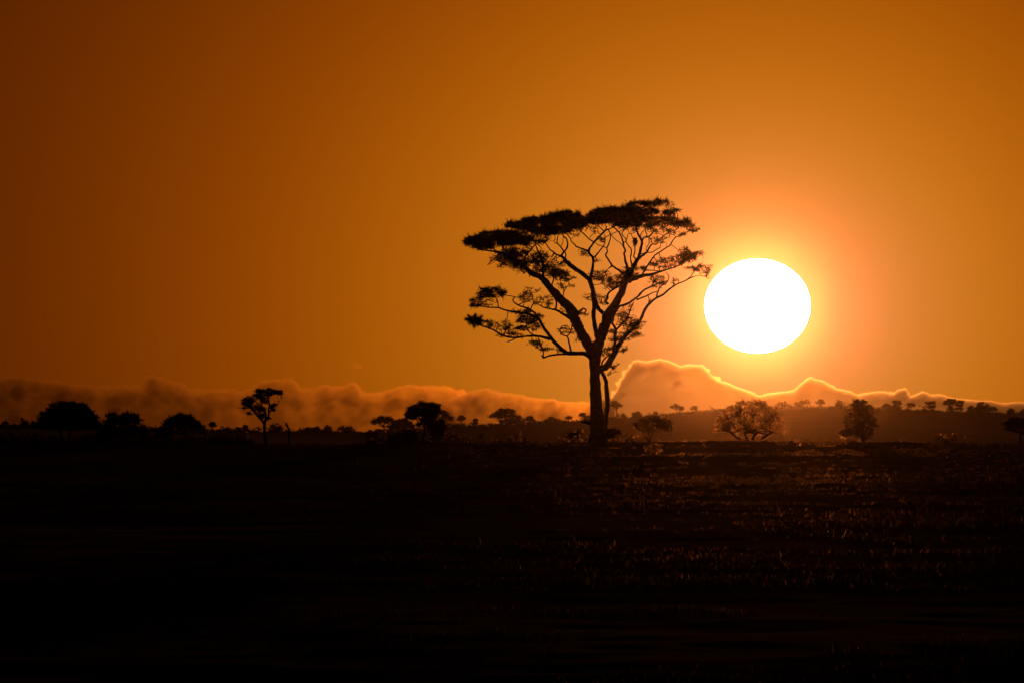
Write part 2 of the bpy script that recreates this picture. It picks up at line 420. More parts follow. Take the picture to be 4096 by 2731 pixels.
def make_acacia():
    rng = np.random.default_rng(77)
    bx, by = fpx('B', 1268, 1425)
    gx = (bx - 2048) * K * TREE_D
    root = empty('acacia_tree', (gx, TREE_D, float(ground_z(gx, TREE_D))))
    tag(root, 'tall flat-topped acacia with a forked trunk beside the sun', 'tree')
    skel = []                                     # list of (px, py, depth) for snapping
    skp = []
    def limb(name, fr, pts, dz, w_end=None, parent=None, sides=7, jit=0.10, snap=True):
        pp = [];
        for q in pts:
            x, y = fpx(q[3] if len(q) > 3 else fr, q[0], q[1]); pp.append((x, y, q[2] * FR[q[3] if len(q) > 3 else fr][2]))
        pp = np.array(pp)
        d0 = 0.0
        if snap and skel:
            sk = np.concatenate(skel); j = np.argmin((sk[:, 0] - pp[0, 0]) ** 2 + (sk[:, 1] - pp[0, 1]) ** 2); d0 = sk[j, 2]
        seg = np.r_[0, np.cumsum(np.hypot(np.diff(pp[:, 0]), np.diff(pp[:, 1])))]; t = seg / seg[-1]
        dep = d0 + dz * t ** 0.8
        w3 = np.array([P(x, y, TREE_D) for x, y, _ in pp])
        dd = TREE_D + dep
        w3 = np.array([P(x, y, d) for (x, y, _), d in zip(pp, dd)])
        rad = pp[:, 2] * 0.5 * K * TREE_D
        path, rr = smooth_path(w3, rad, 4, jit, rng)
        b = Build(); tube(b, path, rr, sides)
        o = b.obj(name, M_BARK, parent or root, smooth=True)
        ip = np.linspace(0, 1, max(8, int(seg[-1] / 4)))
        skel.append(np.stack([np.interp(ip, t, pp[:, 0]), np.interp(ip, t, pp[:, 1]), np.interp(ip, t, dep)], 1))
        return o
    L = limb
    trunk = L('trunk', 'B', [(1270, 1475, 240), (1266, 1425, 172), (1262, 1340, 128), (1256, 1200, 110), (1248, 1050, 100), (1240, 900, 95), (1237, 780, 95), (1243, 700, 105), (1255, 640, 100), (1275, 570, 86)], 0.0, sides=14, jit=0.03)
    stem = L('trunk', 'B', [(1312, 1400, 60), (1320, 1320, 42), (1328, 1260, 38), (1340, 1180, 40), (1346, 1100, 40), (1344, 1030, 42), (1337, 950, 36), (1330, 890, 34), (1308, 845, 32), (1285, 800, 34)], 0.2, sides=9, jit=0.08, snap=False)
    stem['label'] = 'slender second stem standing against the main trunk'
    big_l = L('limb', 'B', [(1240, 720, 60), (1215, 660, 80), (1160, 560, 84), (1112, 470, 82), (1080, 405, 92), (1048, 330, 86), (1000, 265, 78), (955, 215, 74), (900, 160, 72), (838, 88, 60), (780, 20, 54), (700, 735, 46, 'A'), (640, 685, 40, 'A'), (560, 625, 32, 'A'), (480, 578, 25, 'A'), (400, 552, 18, 'A'), (310, 540, 11, 'A'), (250, 528, 7, 'A')], -1.6, sides=10, jit=0.05)
    big_r = L('limb', 'B', [(1262, 640, 70), (1285, 560, 85), (1310, 480, 86), (1335, 400, 88), (1350, 340, 84), (1388, 285, 70), (1432, 215, 64), (1470, 140, 62), (1490, 70, 62), (1500, 790, 62, 'A'), (1520, 740, 66, 'A'), (1545, 705, 62, 'A')], 0.9, sides=10, jit=0.05)
    mid = L('limb', 'B', [(1262, 540, 44), (1245, 470, 40), (1232, 390, 38), (1228, 320, 38), (1236, 270, 40), (1230, 200, 44), (1218, 120, 40), (1196, 50, 38), (1188, 790, 38, 'A'), (1205, 760, 32, 'A'), (772, 1350, 46, 'V'), (770, 1205, 46, 'V')], 1.6, sides=8, jit=0.05)
    L('limb', 'B', [(1318, 330, 40), (1280, 300, 34), (1258, 265, 34), (1236, 195, 34)], 0.6)
    # left low limb and its branches
    low = L('limb', 'B', [(1232, 745, 40), (1205, 700, 52), (1162, 674, 38), (1100, 668, 34), (1030, 668, 34), (990, 660, 36), (950, 630, 34), (910, 590, 32), (870, 545, 31), (838, 500, 28), (800, 450, 26), (775, 400, 26), (740, 362, 24), (690, 340, 20), (620, 325, 20), (540, 315, 18), (470, 300, 14), (410, 280, 13), (330, 278, 10), (260, 268, 8), (200, 265, 5)], -2.2, sides=8, jit=0.07)
    for fr, pts, dz, par in [
        ('B', [(1005, 672, 22), (960, 675, 17), (890, 680, 17), (840, 690, 15), (800, 705, 16), (782, 680, 7)], -0.8, low),
        ('B', [(800, 702, 12), (795, 640, 11), (770, 580, 9), (750, 525, 6)], -0.3, low),
        ('B', [(852, 548, 28), (790, 530, 23), (720, 520, 20), (640, 525, 17), (560, 535, 16), (480, 525, 16), (430, 505, 15), (380, 475, 14), (320, 450, 13), (270, 435, 11), (220, 400, 8)], -1.8, low),
        ('B', [(560, 540, 12), (520, 560, 10), (488, 570, 8)], -0.3, low), ('B', [(720, 515, 12), (680, 490, 10), (655, 440, 9), (650, 405, 6)], -0.4, low),
        ('B', [(740, 352, 18), (720, 320, 17), (660, 285, 16), (600, 265, 14), (550, 235, 12), (538, 210, 10), (553, 190, 9), (520, 180, 8), (470, 170, 7), (455, 150, 5)], 0.8, low),
        ('B', [(688, 312, 12), (700, 265, 10), (715, 240, 8), (705, 190, 6), (690, 140, 4)], 0.6, low),
        ('B', [(412, 278, 11), (410, 240, 10), (397, 200, 8), (385, 180, 5)], 0.3, low),
        ('B', [(1035, 658, 18), (1020, 590, 15), (1005, 530, 12), (960, 510, 9), (940, 470, 7), (955, 440, 7), (985, 430, 6), (1010, 440, 6), (1030, 470, 6)], 0.6, low),
        ('B', [(1005, 522, 11), (1030, 490, 10), (1042, 440, 10), (1045, 390, 8)], -0.2, low),
        ('B', [(1030, 370, 30), (1005, 355, 26), (960, 330, 23), (910, 300, 19), (860, 290, 15), (800, 275, 12), (750, 250, 8)], -1.2, big_l),
        ('B', [(905, 295, 16), (910, 230, 16), (890, 180, 11), (870, 140, 8)], -0.5, big_l),
        ('B', [(1080, 335, 22), (1120, 300, 15), (1150, 290, 14), (1166, 305, 12)], -0.4, big_l),
        ('B', [(950, 190, 30), (1015, 235, 26), (1062, 285, 30), (1095, 345, 40)], 0.0, big_l),
        ('A', [(650, 690, 16), (640, 600, 13), (690, 540, 12), (732, 488, 12), (770, 470, 8)], 1.0, big_l),
        ('A', [(800, 775, 22), (795, 680, 18), (792, 620, 16), (765, 570, 15), (738, 510, 12), (730, 470, 8)], 0.8, big_l),
        ('A', [(868, 842, 14), (885, 790, 12), (890, 755, 8)], 0.3, big_l),
        ('A', [(965, 940, 12), (972, 880, 8), (955, 830, 6), (940, 790, 4)], 0.3, big_l),
        ('A', [(975, 885, 6), (1010, 835, 5), (1020, 790, 3)], 0.3, big_l),
        ('U', [(1200, 1300, 46), (1000, 1240, 40), (860, 1160, 34), (740, 1120, 34), (640, 1090, 26), (600, 1050, 20)], -0.7, big_l),
        ('U', [(760, 1130, 26), (770, 1060, 26), (755, 1010, 22), (750, 960, 14)], -0.2, big_l),
        # branches of the middle limb
        ('A', [(1200, 790, 38), (1165, 765, 38), (1130, 735, 40), (1060, 690, 42), (1000, 640, 38), (975, 610, 32), (200, 1190, 40, 'V'), (110, 1150, 28, 'V'), (60, 1110, 26, 'V'), (0, 1070, 24, 'V'), (1540, 965, 20, 'U'), (1480, 955, 12, 'U')], -1.0, mid),
        ('V', [(190, 1190, 38), (250, 1110, 36), (310, 1030, 31), (312, 940, 28), (290, 870, 27), (240, 830, 25), (230, 775, 18)], 0.7, mid),
        ('V', [(258, 1115, 30), (190, 1020, 26), (130, 950, 23), (130, 880, 22), (150, 815, 16)], -0.4, mid),
        ('V', [(125, 962, 16), (70, 930, 15), (90, 880, 13), (92, 825, 10)], -0.2, mid),
        ('V', [(200, 1005, 15), (235, 930, 12), (230, 880, 12), (272, 848, 12)], 0.1, mid),
        ('V', [(262, 1270, 34), (287, 1170, 26), (263, 1105, 26)], 0.1, mid),
        ('V', [(710, 1110, 40), (600, 1060, 31), (480, 1020, 27), (440, 980, 23), (380, 920, 19), (370, 880, 17), (330, 820, 15), (300, 775, 10)], -0.7, mid),
        ('V', [(372, 880, 12), (420, 845, 8), (480, 820, 8), (545, 770, 6)], 0.1, mid),
        ('V', [(775, 1215, 50), (690, 1110, 43), (740, 1010, 38), (790, 940, 36), (880, 840, 36), (970, 750, 36), (1010, 690, 25), (1000, 640, 18)], 0.6, mid),
        ('V', [(970, 745, 22), (915, 690, 19), (860, 645, 16)], 0.2, mid), ('V', [(1005, 725, 26), (1110, 680, 24), (1200, 635, 18)], 0.4, mid),
        ('V', [(785, 935, 26), (700, 880, 24), (600, 780, 27), (550, 740, 21), (530, 690, 14)], -0.5, mid),
        ('V', [(630, 745, 18), (660, 700, 16), (700, 645, 15), (640, 595, 10)], 0.2, mid),
        ('V', [(800, 940, 15), (870, 990, 13), (930, 1010, 15), (1020, 1040, 20)], 0.2, mid),
        ('V', [(800, 1205, 36), (870, 1120, 27), (940, 1030, 22), (980, 960, 17), (990, 870, 16), (978, 795, 12)], 0.7, mid),
        ('V', [(1000, 845, 16), (1090, 800, 15), (1200, 750, 13)], 0.2, mid),
        ('V', [(720, 870, 14), (730, 830, 12), (780, 790, 10), (815, 760, 8)], 0.1, mid),
        ('V', [(900, 790, 14), (862, 770, 12), (858, 690, 10), (850, 640, 8)], 0.1, mid),
        # branches of the big right limb
        ('V', [(1340, 1500, 60), (1290, 1480, 48), (1220, 1430, 42), (1120, 1360, 37), (1060, 1270, 31), (1000, 1170, 31), (1030, 1110, 27), (1020, 1050, 27), (1060, 950, 23), (1085, 840, 23), (1070, 760, 25), (1030, 700, 18)], -1.5, big_r),
        ('V', [(1090, 795, 16), (1170, 890, 14), (1260, 950, 13), (1310, 1020, 14)], 0.2, big_r),
        ('V', [(1400, 1440, 76), (1375, 1350, 52), (1350, 1270, 44), (1330, 1140, 36), (1352, 1100, 36), (1320, 1010, 32), (1310, 930, 29), (1260, 800, 28), (1210, 730, 27), (1150, 680, 24), (1095, 635, 18)], -0.8, big_r),
        ('V', [(1225, 745, 14), (1290, 735, 12), (1330, 710, 12), (1385, 675, 10)], 0.2, big_r),
        ('V', [(1325, 945, 18), (1370, 900, 17), (1290, 790, 19), (1340, 715, 14), (1370, 670, 10)], 0.4, big_r),
        ('V', [(1470, 1345, 34), (1445, 1230, 25), (1460, 1110, 25), (1450, 1050, 23), (1390, 980, 21), (1360, 910, 19), (1382, 870, 15), (1400, 795, 12), (1480, 780, 11), (1530, 755, 10)], 0.8, big_r),
        ('V', [(1460, 800, 14), (1420, 770, 12), (1390, 700, 10)], 0.1, big_r), ('V', [(1490, 870, 14), (1455, 800, 12)], 0.0, big_r),
        ('V', [(1560, 1260, 34), (1500, 1190, 23), (1520, 1130, 23), (1525, 1010, 22), (1530, 940, 20)], 0.5, big_r),
        ('V', [(1480, 1390, 96), (1570, 1250, 66), (1610, 1130, 52), (1640, 1010, 50), (1650, 920, 44), (1600, 830, 42), (1570, 770, 37), (1545, 690, 24), (1540, 640, 16)], 0.2, big_r),
        ('V', [(1650, 915, 36), (1690, 850, 28), (1770, 838, 30), (500, 770, 27, 'W'), (512, 700, 18, 'W')], 0.7, big_r),
        ('W', [(385, 835, 24), (392, 800, 19), (370, 750, 18), (368, 690, 14)], 0.2, big_r), ('W', [(440, 850, 20), (490, 950, 17)], 0.1, big_r),
        ('W', [(425, 860, 18), (432, 950, 15), (382, 1050, 15), (392, 1105, 15)], 0.1, big_r), ('W', [(260, 870, 22), (300, 770, 16), (360, 710, 12)], 0.2, big_r),
        ('W', [(260, 1230, 50), (300, 1190, 40), (390, 1120, 35), (450, 1010, 31), (500, 970, 24), (560, 975, 22), (600, 920, 23), (700, 820, 23), (800, 760, 22), (900, 720, 17), (965, 690, 12)], 1.5, big_r),
        ('W', [(395, 1120, 20), (480, 1120, 18), (560, 1070, 16), (630, 1030, 14), (642, 940, 11), (660, 900, 7)], 0.4, big_r),
        ('W', [(690, 825, 13), (620, 790, 12), (520, 790, 10)], 0.1, big_r), ('W', [(280, 1150, 20), (330, 1140, 18), (385, 1110, 18)], 0.1, big_r),
        ('W', [(220, 1600, 40), (290, 1540, 32), (380, 1400, 29), (450, 1290, 29), (540, 1170, 27), (620, 1120, 25), (700, 1060, 23), (800, 1000, 23), (850, 920, 20), (910, 850, 17), (1000, 830, 14), (1060, 770, 12), (1180, 740, 11), (1300, 722, 7)], -1.0, big_r),
        ('W', [(908, 845, 12), (880, 810, 11), (800, 795, 9)], 0.1, big_r), ('W', [(1000, 830, 10), (1090, 790, 8), (1130, 750, 6)], 0.1, big_r),
        ('W', [(745, 1020, 8), (740, 960, 7), (690, 940, 5)], 0.1, big_r),
        ('A', [(1505, 800, 60), (1570, 782, 42), (1650, 755, 30), (1720, 745, 25), (740, 1430, 27, 'W'), (860, 1400, 24, 'W'), (960, 1360, 21, 'W'), (1050, 1310, 16, 'W'), (1120, 1240, 12, 'W')], -0.6, big_r),
        ('W', [(330, 1480, 20), (400, 1440, 17), (560, 1450, 16), (660, 1450, 14)], 0.2, big_r),
        ('A', [(1445, 845, 18), (1400, 870, 17), (1355, 905, 16), (1345, 950, 18), (1330, 965, 18), (1355, 1000, 18)], -0.4, big_r),
        # lower right limbs
        ('B', [(1382, 400, 38), (1400, 345, 28), (1420, 305, 25), (1450, 268, 23), (1510, 250, 21), (1570, 212, 19), (1612, 180, 17), (1660, 130, 16), (1720, 100, 14), (1790, 68, 11), (1860, 50, 7)], 1.2, big_r),
        ('B', [(1600, 212, 15), (1640, 195, 13), (1680, 180, 12), (1740, 150, 9), (1790, 140, 6)], 0.5, big_r), ('B', [(1605, 185, 13), (1625, 158, 10)], 0.1, big_r),
        ('B', [(1725, 100, 12), (1745, 60, 11), (1762, 20, 9), (1750, -10, 6)], 0.3, big_r),
    ]:
        L('branch', fr, pts, dz, parent=par)
    out = L('limb', 'B', [(1255, 830, 50), (1298, 800, 66), (1340, 780, 58), (1390, 700, 50), (1430, 630, 45), (1470, 560, 38), (1520, 500, 32), (1580, 450, 28), (1630, 380, 26), (1660, 310, 26), (1700, 250, 24), (1760, 200, 20), (1820, 170, 18), (1880, 120, 16), (1940, 80, 14), (2000, 55, 12), (2070, 20, 10), (2130, 755, 7, 'A'), (2190, 765, 4, 'A')], -1.8, sides=9, jit=0.06)
    for fr, pts, dz in [
        ('B', [(1765, 198, 15), (1780, 140, 13), (1800, 100, 11), (1850, 70, 10), (1872, 20, 9), (1850, -20, 6)], 0.4),
        ('B', [(1700, 250, 11), (1702, 200, 8), (1690, 165, 5)], 0.1), ('B', [(1705, 230, 8), (1720, 200, 5)], 0.1),
        ('B', [(1900, 110, 9), (1915, 60, 8), (1905, 20, 5)], 0.2), ('B', [(2010, 52, 9), (2060, 10, 8), (2090, -40, 6), (2070, -70, 4)], 0.2),
        ('B', [(1400, 660, 30), (1410, 600, 26), (1412, 540, 25), (1418, 470, 24), (1392, 420, 20), (1368, 385, 20)], 0.8),
        ('B', [(1425, 465, 18), (1480, 410, 15), (1520, 360, 13), (1545, 290, 12), (1570, 235, 9)], 0.6),
        ('B', [(1300, 805, 20), (1302, 745, 17), (1340, 700, 13), (1390, 680, 10)], -0.2),
        ('B', [(1310, 700, 8), (1305, 660, 8), (1330, 620, 6)], 0.1), ('B', [(1470, 560, 10), (1540, 530, 8), (1600, 500, 5)], 0.4),
        ('B', [(1430, 640, 8), (1460, 650, 7), (1490, 655, 5)], 0.1), ('B', [(1345, 850, 6), (1390, 805, 5), (1440, 760, 4)], 0.1), ('B', [(1350, 860, 6), (1400, 830, 4), (1445, 825, 3)], 0.1)]:
        L('branch', fr, pts, dz, parent=out)
    L('branch', 'B', [(1215, 1275, 34), (1180, 1262, 28), (1140, 1256, 16), (1118, 1250, 8)], -0.4, parent=trunk)
    sk = np.concatenate(skel)
    # foliage: (frame, outline, sprigs per m2, depth half spread or None = follow the branch, clump size px or 0)
    tw = Build()
    def clump(fr, poly, dens, spread, clus=0, length=0.19, width=0.012, per=6, up=0.35, dc=None, ncl=None):
        pl = np.array([fpx(fr, x, y) for x, y in poly])
        lo, hi = pl.min(0), pl.max(0)
        area = 0.5 * abs(np.dot(pl[:, 0], np.roll(pl[:, 1], 1)) - np.dot(pl[:, 1], np.roll(pl[:, 0], 1))) * (K * TREE_D) ** 2
        n = int(area * dens) + 3
        def pick(n):
            ox = np.empty(0); oy = np.empty(0)
            while len(ox) < n:
                x = rng.uniform(lo[0], hi[0], n * 4); y = rng.uniform(lo[1], hi[1], n * 4); k = in_poly(pl, x, y)
                ox = np.r_[ox, x[k]]; oy = np.r_[oy, y[k]]
            return ox[:n], oy[:n]
        b = Build()
        def near(x, y):
            j = np.argmin((sk[None, :, 0] - x[:, None]) ** 2 + (sk[None, :, 1] - y[:, None]) ** 2, axis=1); return sk[j]
        if clus:
            nc = ncl or max(4, int(area * dens / 9))
            cx, cy_ = pick(nc); nn = near(cx, cy_)
            cd = nn[:, 2] + rng.normal(size=nc) * (spread or 0.35)
            for x, y, d, q in zip(cx, cy_, cd, nn):
                p1 = P(q[0], q[1], TREE_D + q[2]); p2 = P(x, y, TREE_D + d)
                mdp = (p1 + p2) / 2 + rng.normal(size=3) * np.linalg.norm(p2 - p1) * 0.13
                pa, ra = smooth_path([p1, mdp, p2], [0.026, 0.018, 0.009], 3, 0.3, rng); tube(tw, pa, ra, 4)
            k = rng.integers(0, nc, n)
            x = cx[k] + rng.normal(size=n) * clus; y = cy_[k] + rng.normal(size=n) * clus * 0.42; d = cd[k] + rng.normal(size=n) * clus * K * TREE_D
        else:
            nt = max(6, n // 18); tx_, ty_ = pick(nt); td = dc + rng.uniform(-1, 1, nt) * spread
            k = rng.integers(0, nt, n); tuft = 0.11 / (K * TREE_D)
            x = tx_[k] + rng.normal(size=n) * tuft; y = ty_[k] + rng.normal(size=n) * tuft * 0.5; d = td[k] + rng.normal(size=n) * 0.1
            q = rng.integers(0, nt, nt * 3)           # longer leading shoots
            sp = np.stack([(tx_[q] - 2048) * K * (TREE_D + td[q]), TREE_D + td[q], ZC + (EYE - ty_[q]) * K * (TREE_D + td[q])], 1)
            sprays(b, sp, 0.40, 0.018, 3, rng, up=0.5, flat=0.8)
        pts = np.stack([(x - 2048) * K * (TREE_D + d), TREE_D + d, ZC + (EYE - y) * K * (TREE_D + d)], 1)
        sprays(b, pts, length, width, per, rng, up=up, flat=0.6)
        b.obj('crown', M_LEAF, root)
    D = 1250
    clump('U', [(70, 930), (150, 875), (300, 855), (420, 805), (460, 770), (700, 755), (900, 750), (1000, 800), (1130, 850), (1240, 905), (1270, 960), (1180, 990), (1000, 990), (900, 1005), (780, 1005), (700, 995), (600, 1040), (450, 1055), (300, 1035), (170, 1025), (110, 980)], D, 2.6, dc=-1.5)
    clump('U', [(785, 605), (900, 590), (1080, 600), (1200, 530), (1400, 510), (1600, 460), (1800, 410), (1990, 395), (2080, 395), (2110, 440), (2240, 440), (2380, 440), (2400, 590), (2260, 590), (2190, 670), (2160, 690), (1950, 745), (1820, 780), (1700, 795), (1400, 785), (1200, 715), (930, 690), (820, 645)], D, 3.2, dc=-0.4)
    clump('U', [(920, 740), (1200, 720), (1450, 750), (1590, 850), (1550, 905), (1420, 940), (1340, 955), (1250, 910), (1130, 850)], 260, 1.2, clus=11)
    clump('U', [(1130, 850), (1250, 910), (1340, 960), (1180, 1010), (1050, 1000), (1000, 930)], 200, 1.0, clus=10)
    clump('V', [(740, 440), (860, 365), (960, 360), (1080, 335), (1200, 345), (1330, 315), (1480, 310), (1600, 330), (1600, 640), (1500, 650), (1380, 685), (1200, 640), (1000, 630), (850, 620), (740, 595)], D, 3.4, dc=0.6)
    clump('W', [(60, 260), (230, 195), (330, 195), (480, 210), (650, 198), (820, 200), (800, 238), (650, 250), (560, 330), (600, 390), (560, 470), (350, 530), (100, 560), (-60, 500), (-60, 310)], 640, 2.6, dc=1.6)
    clump('W', [(600, 378), (800, 360), (950, 358), (970, 375), (900, 400), (830, 425), (700, 465), (600, 455)], 620, 1.6, dc=1.0)
    clump('W', [(690, 280), (830, 240), (900, 270), (780, 310)], 160, 0.5, clus=9, ncl=6)
    clump('W', [(-60, 500), (350, 530), (600, 480), (820, 525), (1060, 520), (1150, 545), (1165, 620), (1220, 655), (1100, 695), (950, 685), (700, 670), (500, 685), (250, 655), (-60, 640)], 640, 2.8, dc=1.2)
    clump('W', [(1140, 690), (1270, 690), (1350, 720), (1230, 738), (1120, 738)], 500, 0.6, clus=8, ncl=7)
    clump('W', [(980, 770), (1090, 780), (1020, 825), (985, 810)], 500, 0.4, clus=6, ncl=5)
    clump('W', [(520, 700), (830, 690), (1080, 700), (1090, 760), (900, 790), (700, 770), (540, 760)], 140, 0.8, clus=9)
    clump('W', [(480, 820), (620, 860), (860, 850), (760, 900), (700, 960), (520, 950)], 130, 0.5, clus=8, ncl=10)
    clump('W', [(120, 690), (240, 680), (200, 760), (140, 760)], 200, 0.4, clus=8, ncl=5)
    clump('V', [(560, 620), (640, 590), (640, 690), (560, 700)], 260, 0.5, clus=8, ncl=6)
    clump('V', [(380, 740), (540, 700), (520, 800), (400, 830)], 120, 0.4, clus=8, ncl=6)
    clump('V', [(740, 660), (820, 680), (830, 760), (740, 740)], 180, 0.3, clus=6, ncl=6)
    clump('V', [(820, 840), (960, 860), (970, 980), (880, 950)], 160, 0.3, clus=7, ncl=6)
    clump('U', [(600, 1240), (720, 1205), (760, 1180), (770, 1060), (900, 1045), (1180, 1065), (1230, 1095), (1170, 1190), (1300, 1190), (1360, 1260), (1300, 1400), (1200, 1470), (1000, 1430), (900, 1365), (760, 1365), (690, 1345), (650, 1290)], 420, 1.4, clus=13)
    clump('U', [(1300, 1180), (1400, 1120), (1500, 1140), (1540, 1190), (1520, 1290), (1650, 1340), (1640, 1420), (1790, 1400), (1860, 1470), (1850, 1540), (1600, 1540), (1450, 1520), (1330, 1400)], 420, 1.1, clus=12)
    clump('U', [(1530, 1180), (1690, 1180), (1650, 1200), (1540, 1215)], 220, 0.4, clus=7, ncl=6)
    clump('V', [(0, 1230), (120, 1230), (240, 1330), (120, 1400), (0, 1400)], 170, 0.6, clus=9, ncl=12)
    clump('V', [(0, 1400), (200, 1400), (300, 1440), (250, 1540), (60, 1560), (0, 1560)], 400, 0.6, clus=10)
    clump('A', [(880, 755), (990, 750), (1080, 765), (1000, 800), (1060, 850), (930, 870), (890, 830)], 170, 0.5, clus=9)
    clump('A', [(1100, 545), (1180, 545), (1190, 600), (1140, 600)], 130, 0.3, clus=7, ncl=8)
    clump('A', [(1230, 610), (1290, 625), (1270, 640), (1230, 640)], 130, 0.3, clus=6, ncl=5)
    clump('A', [(1225, 735), (1310, 715), (1370, 745), (1460, 760), (1470, 840), (1400, 850), (1330, 850), (1290, 800), (1230, 780)], 330, 0.7, clus=10)
    clump('A', [(1470, 700), (1600, 690), (1640, 740), (1540, 800), (1480, 790)], 260, 0.7, clus=9)
    clump('W', [(230, 1380), (360, 1375), (420, 1420), (260, 1440)], 300, 0.4, clus=8, ncl=6)
    clump('W', [(520, 1290), (800, 1210), (1020, 1165), (1000, 1330), (800, 1380), (600, 1420), (500, 1380)], 270, 0.6, clus=9)
    clump('W', [(940, 1080), (1080, 1020), (1220, 1050), (1120, 1100), (1010, 1130)], 200, 0.4, clus=7, ncl=8)
    clump('W', [(1240, 1120), (1390, 1110), (1430, 1160), (1280, 1170)], 320, 0.4, clus=7, ncl=7)
    clump('W', [(1100, 1350), (1240, 1330), (1400, 1360), (1560, 1400), (1620, 1480), (1500, 1540), (1380, 1500), (1200, 1450), (1080, 1480)], 200, 0.5, clus=9)
    clump('A', [(1700, 760), (1860, 720), (1890, 780), (1830, 850), (1700, 860)], 110, 0.5, clus=8)
    clump('A', [(1900, 770), (1950, 780), (1930, 840), (1900, 830)], 110, 0.3, clus=6, ncl=6)
    # lower left
    clump('B', [(235, 150), (300, 120), (400, 120), (470, 150), (450, 180), (330, 190), (250, 185)], 620, 0.8, dc=-1.6)
    clump('B', [(180, 210), (240, 180), (280, 195), (250, 230), (190, 230)], 520, 0.5, clus=8, ncl=7)
    clump('B', [(170, 250), (220, 235), (280, 250), (250, 270), (180, 270)], 520, 0.5, clus=7, ncl=7)
    clump('B', [(300, 200), (380, 200), (380, 250), (310, 260)], 130, 0.3, clus=7, ncl=6)
    clump('B', [(280, 400), (360, 400), (370, 440), (300, 450)], 330, 0.3, clus=8, ncl=6)
    clump('B', [(390, 410), (480, 395), (520, 430), (470, 500), (420, 480)], 260, 0.4, clus=8, ncl=10)
    clump('B', [(420, 505), (480, 520), (470, 545), (420, 535)], 200, 0.2, clus=6, ncl=5)
    clump('B', [(500, 470), (600, 430), (650, 450), (600, 520), (510, 525)], 300, 0.4, clus=8, ncl=12)
    clump('B', [(530, 310), (640, 295), (790, 320), (740, 380), (780, 410), (790, 470), (720, 490), (680, 430), (600, 400), (560, 370)], 330, 0.6, clus=9)
    clump('B', [(580, 190), (680, 110), (740, 120), (790, 190), (770, 240), (690, 250), (600, 240)], 150, 0.5, clus=9)
    clump('B', [(770, 190), (850, 190), (880, 250), (820, 270), (770, 240)], 120, 0.4, clus=8, ncl=10)
    clump('B', [(690, 560), (770, 560), (800, 600), (850, 630), (830, 655), (760, 640), (730, 610)], 360, 0.4, clus=9)
    clump('B', [(930, 290), (1000, 300), (1010, 350), (950, 360)], 110, 0.3, clus=7, ncl=6)
    clump('B', [(940, 450), (1040, 430), (1060, 500), (980, 520), (930, 490)], 120, 0.3, clus=7, ncl=10)
    clump('B', [(1060, 510), (1120, 500), (1150, 570), (1090, 590)], 110, 0.3, clus=7, ncl=7)
    clump('B', [(1190, 550), (1220, 545), (1225, 590), (1200, 600)], 110, 0.3, clus=6, ncl=4)
    clump('B', [(1080, 270), (1120, 275), (1170, 340), (1130, 360)], 130, 0.3, clus=7, ncl=6)
    clump('B', [(1245, 150), (1300, 170), (1340, 230), (1330, 300), (1290, 290), (1250, 220)], 110, 0.4, clus=8, ncl=10)
    clump('B', [(1150, 130), (1200, 130), (1200, 230), (1170, 200)], 110, 0.3, clus=7, ncl=6)
    clump('B', [(910, 640), (950, 630), (990, 655), (930, 665)], 160, 0.2, clus=5, ncl=4)
    # lower right
    clump('B', [(1310, 480), (1400, 440), (1410, 600), (1380, 700), (1310, 690), (1310, 600)], 180, 0.5, clus=9)
    clump('B', [(1400, 340), (1540, 350), (1640, 400), (1610, 440), (1640, 490), (1560, 540), (1480, 580), (1430, 540), (1440, 440)], 300, 0.6, clus=10)
    clump('B', [(1420, 600), (1540, 610), (1500, 640), (1440, 680)], 150, 0.4, clus=8, ncl=9)
    clump('B', [(1340, 800), (1440, 750), (1450, 830), (1360, 860)], 80, 0.3, clus=7, ncl=9)
    clump('B', [(1400, 300), (1480, 270), (1560, 250), (1540, 330), (1450, 340)], 90, 0.4, clus=8, ncl=9)
    clump('B', [(1115, 1230), (1190, 1240), (1195, 1275), (1130, 1270)], 420, 0.3, clus=7, ncl=6)
    tag(tw.obj('twigs', M_BARK, root, smooth=True), kind='stuff')
    return sk

SK = make_acacia()

def nest(label, fr, poly, depth, half, spike=0.22, seed=0, n=260):
    rng = np.random.default_rng(seed)
    pl = np.array([fpx(fr, x, y) for x, y in poly]); c = pl.mean(0); d = TREE_D + depth
    # a lumpy closed body through the outline, rounded in depth
    ns, nl = len(pl), 9; v = []; f = []
    for i in range(nl):
        a = -math.pi / 2 + math.pi * i / (nl - 1); r = math.cos(a); off = math.sin(a) * half
        for (x, y) in pl:
            q = P(c[0] + (x - c[0]) * max(r, 0.03) * 0.88, c[1] + (y - c[1]) * max(r, 0.03) * 0.88, d); q[1] += off
            v.append(q + rng.normal(size=3) * 0.015)
    for i in range(nl - 1):
        for j in range(ns): f.append((i * ns + j, i * ns + (j + 1) % ns, (i + 1) * ns + (j + 1) % ns, (i + 1) * ns + j))
    v = np.array(v); root = empty('bird_nest', (v[:, 0].mean(), d, v[:, 2].min()))
    tag(root, label, 'nest', 'nests in the tall acacia')
    mesh_obj('body', v, np.array(f), M_NEST, root, smooth=True)
    b = Build(); k = rng.integers(0, len(v), n); cen = v[k]
    mid_ = v.mean(0); o = cen - mid_; o /= np.linalg.norm(o, axis=1)[:, None] + 1e-9
    sprays(b, cen, spike, 0.010, 4, rng, up=0.0, flat=1.0, out=o * 1.2)
    b.obj('straw', M_NEST, root)
nest('shaggy dark nest on the tip of the lowest left limb', 'B', [(130, 375), (165, 352), (215, 345), (270, 360), (285, 390), (270, 420), (235, 425), (205, 440), (180, 415), (150, 390)], -3.2, 0.45, seed=5, n=320)
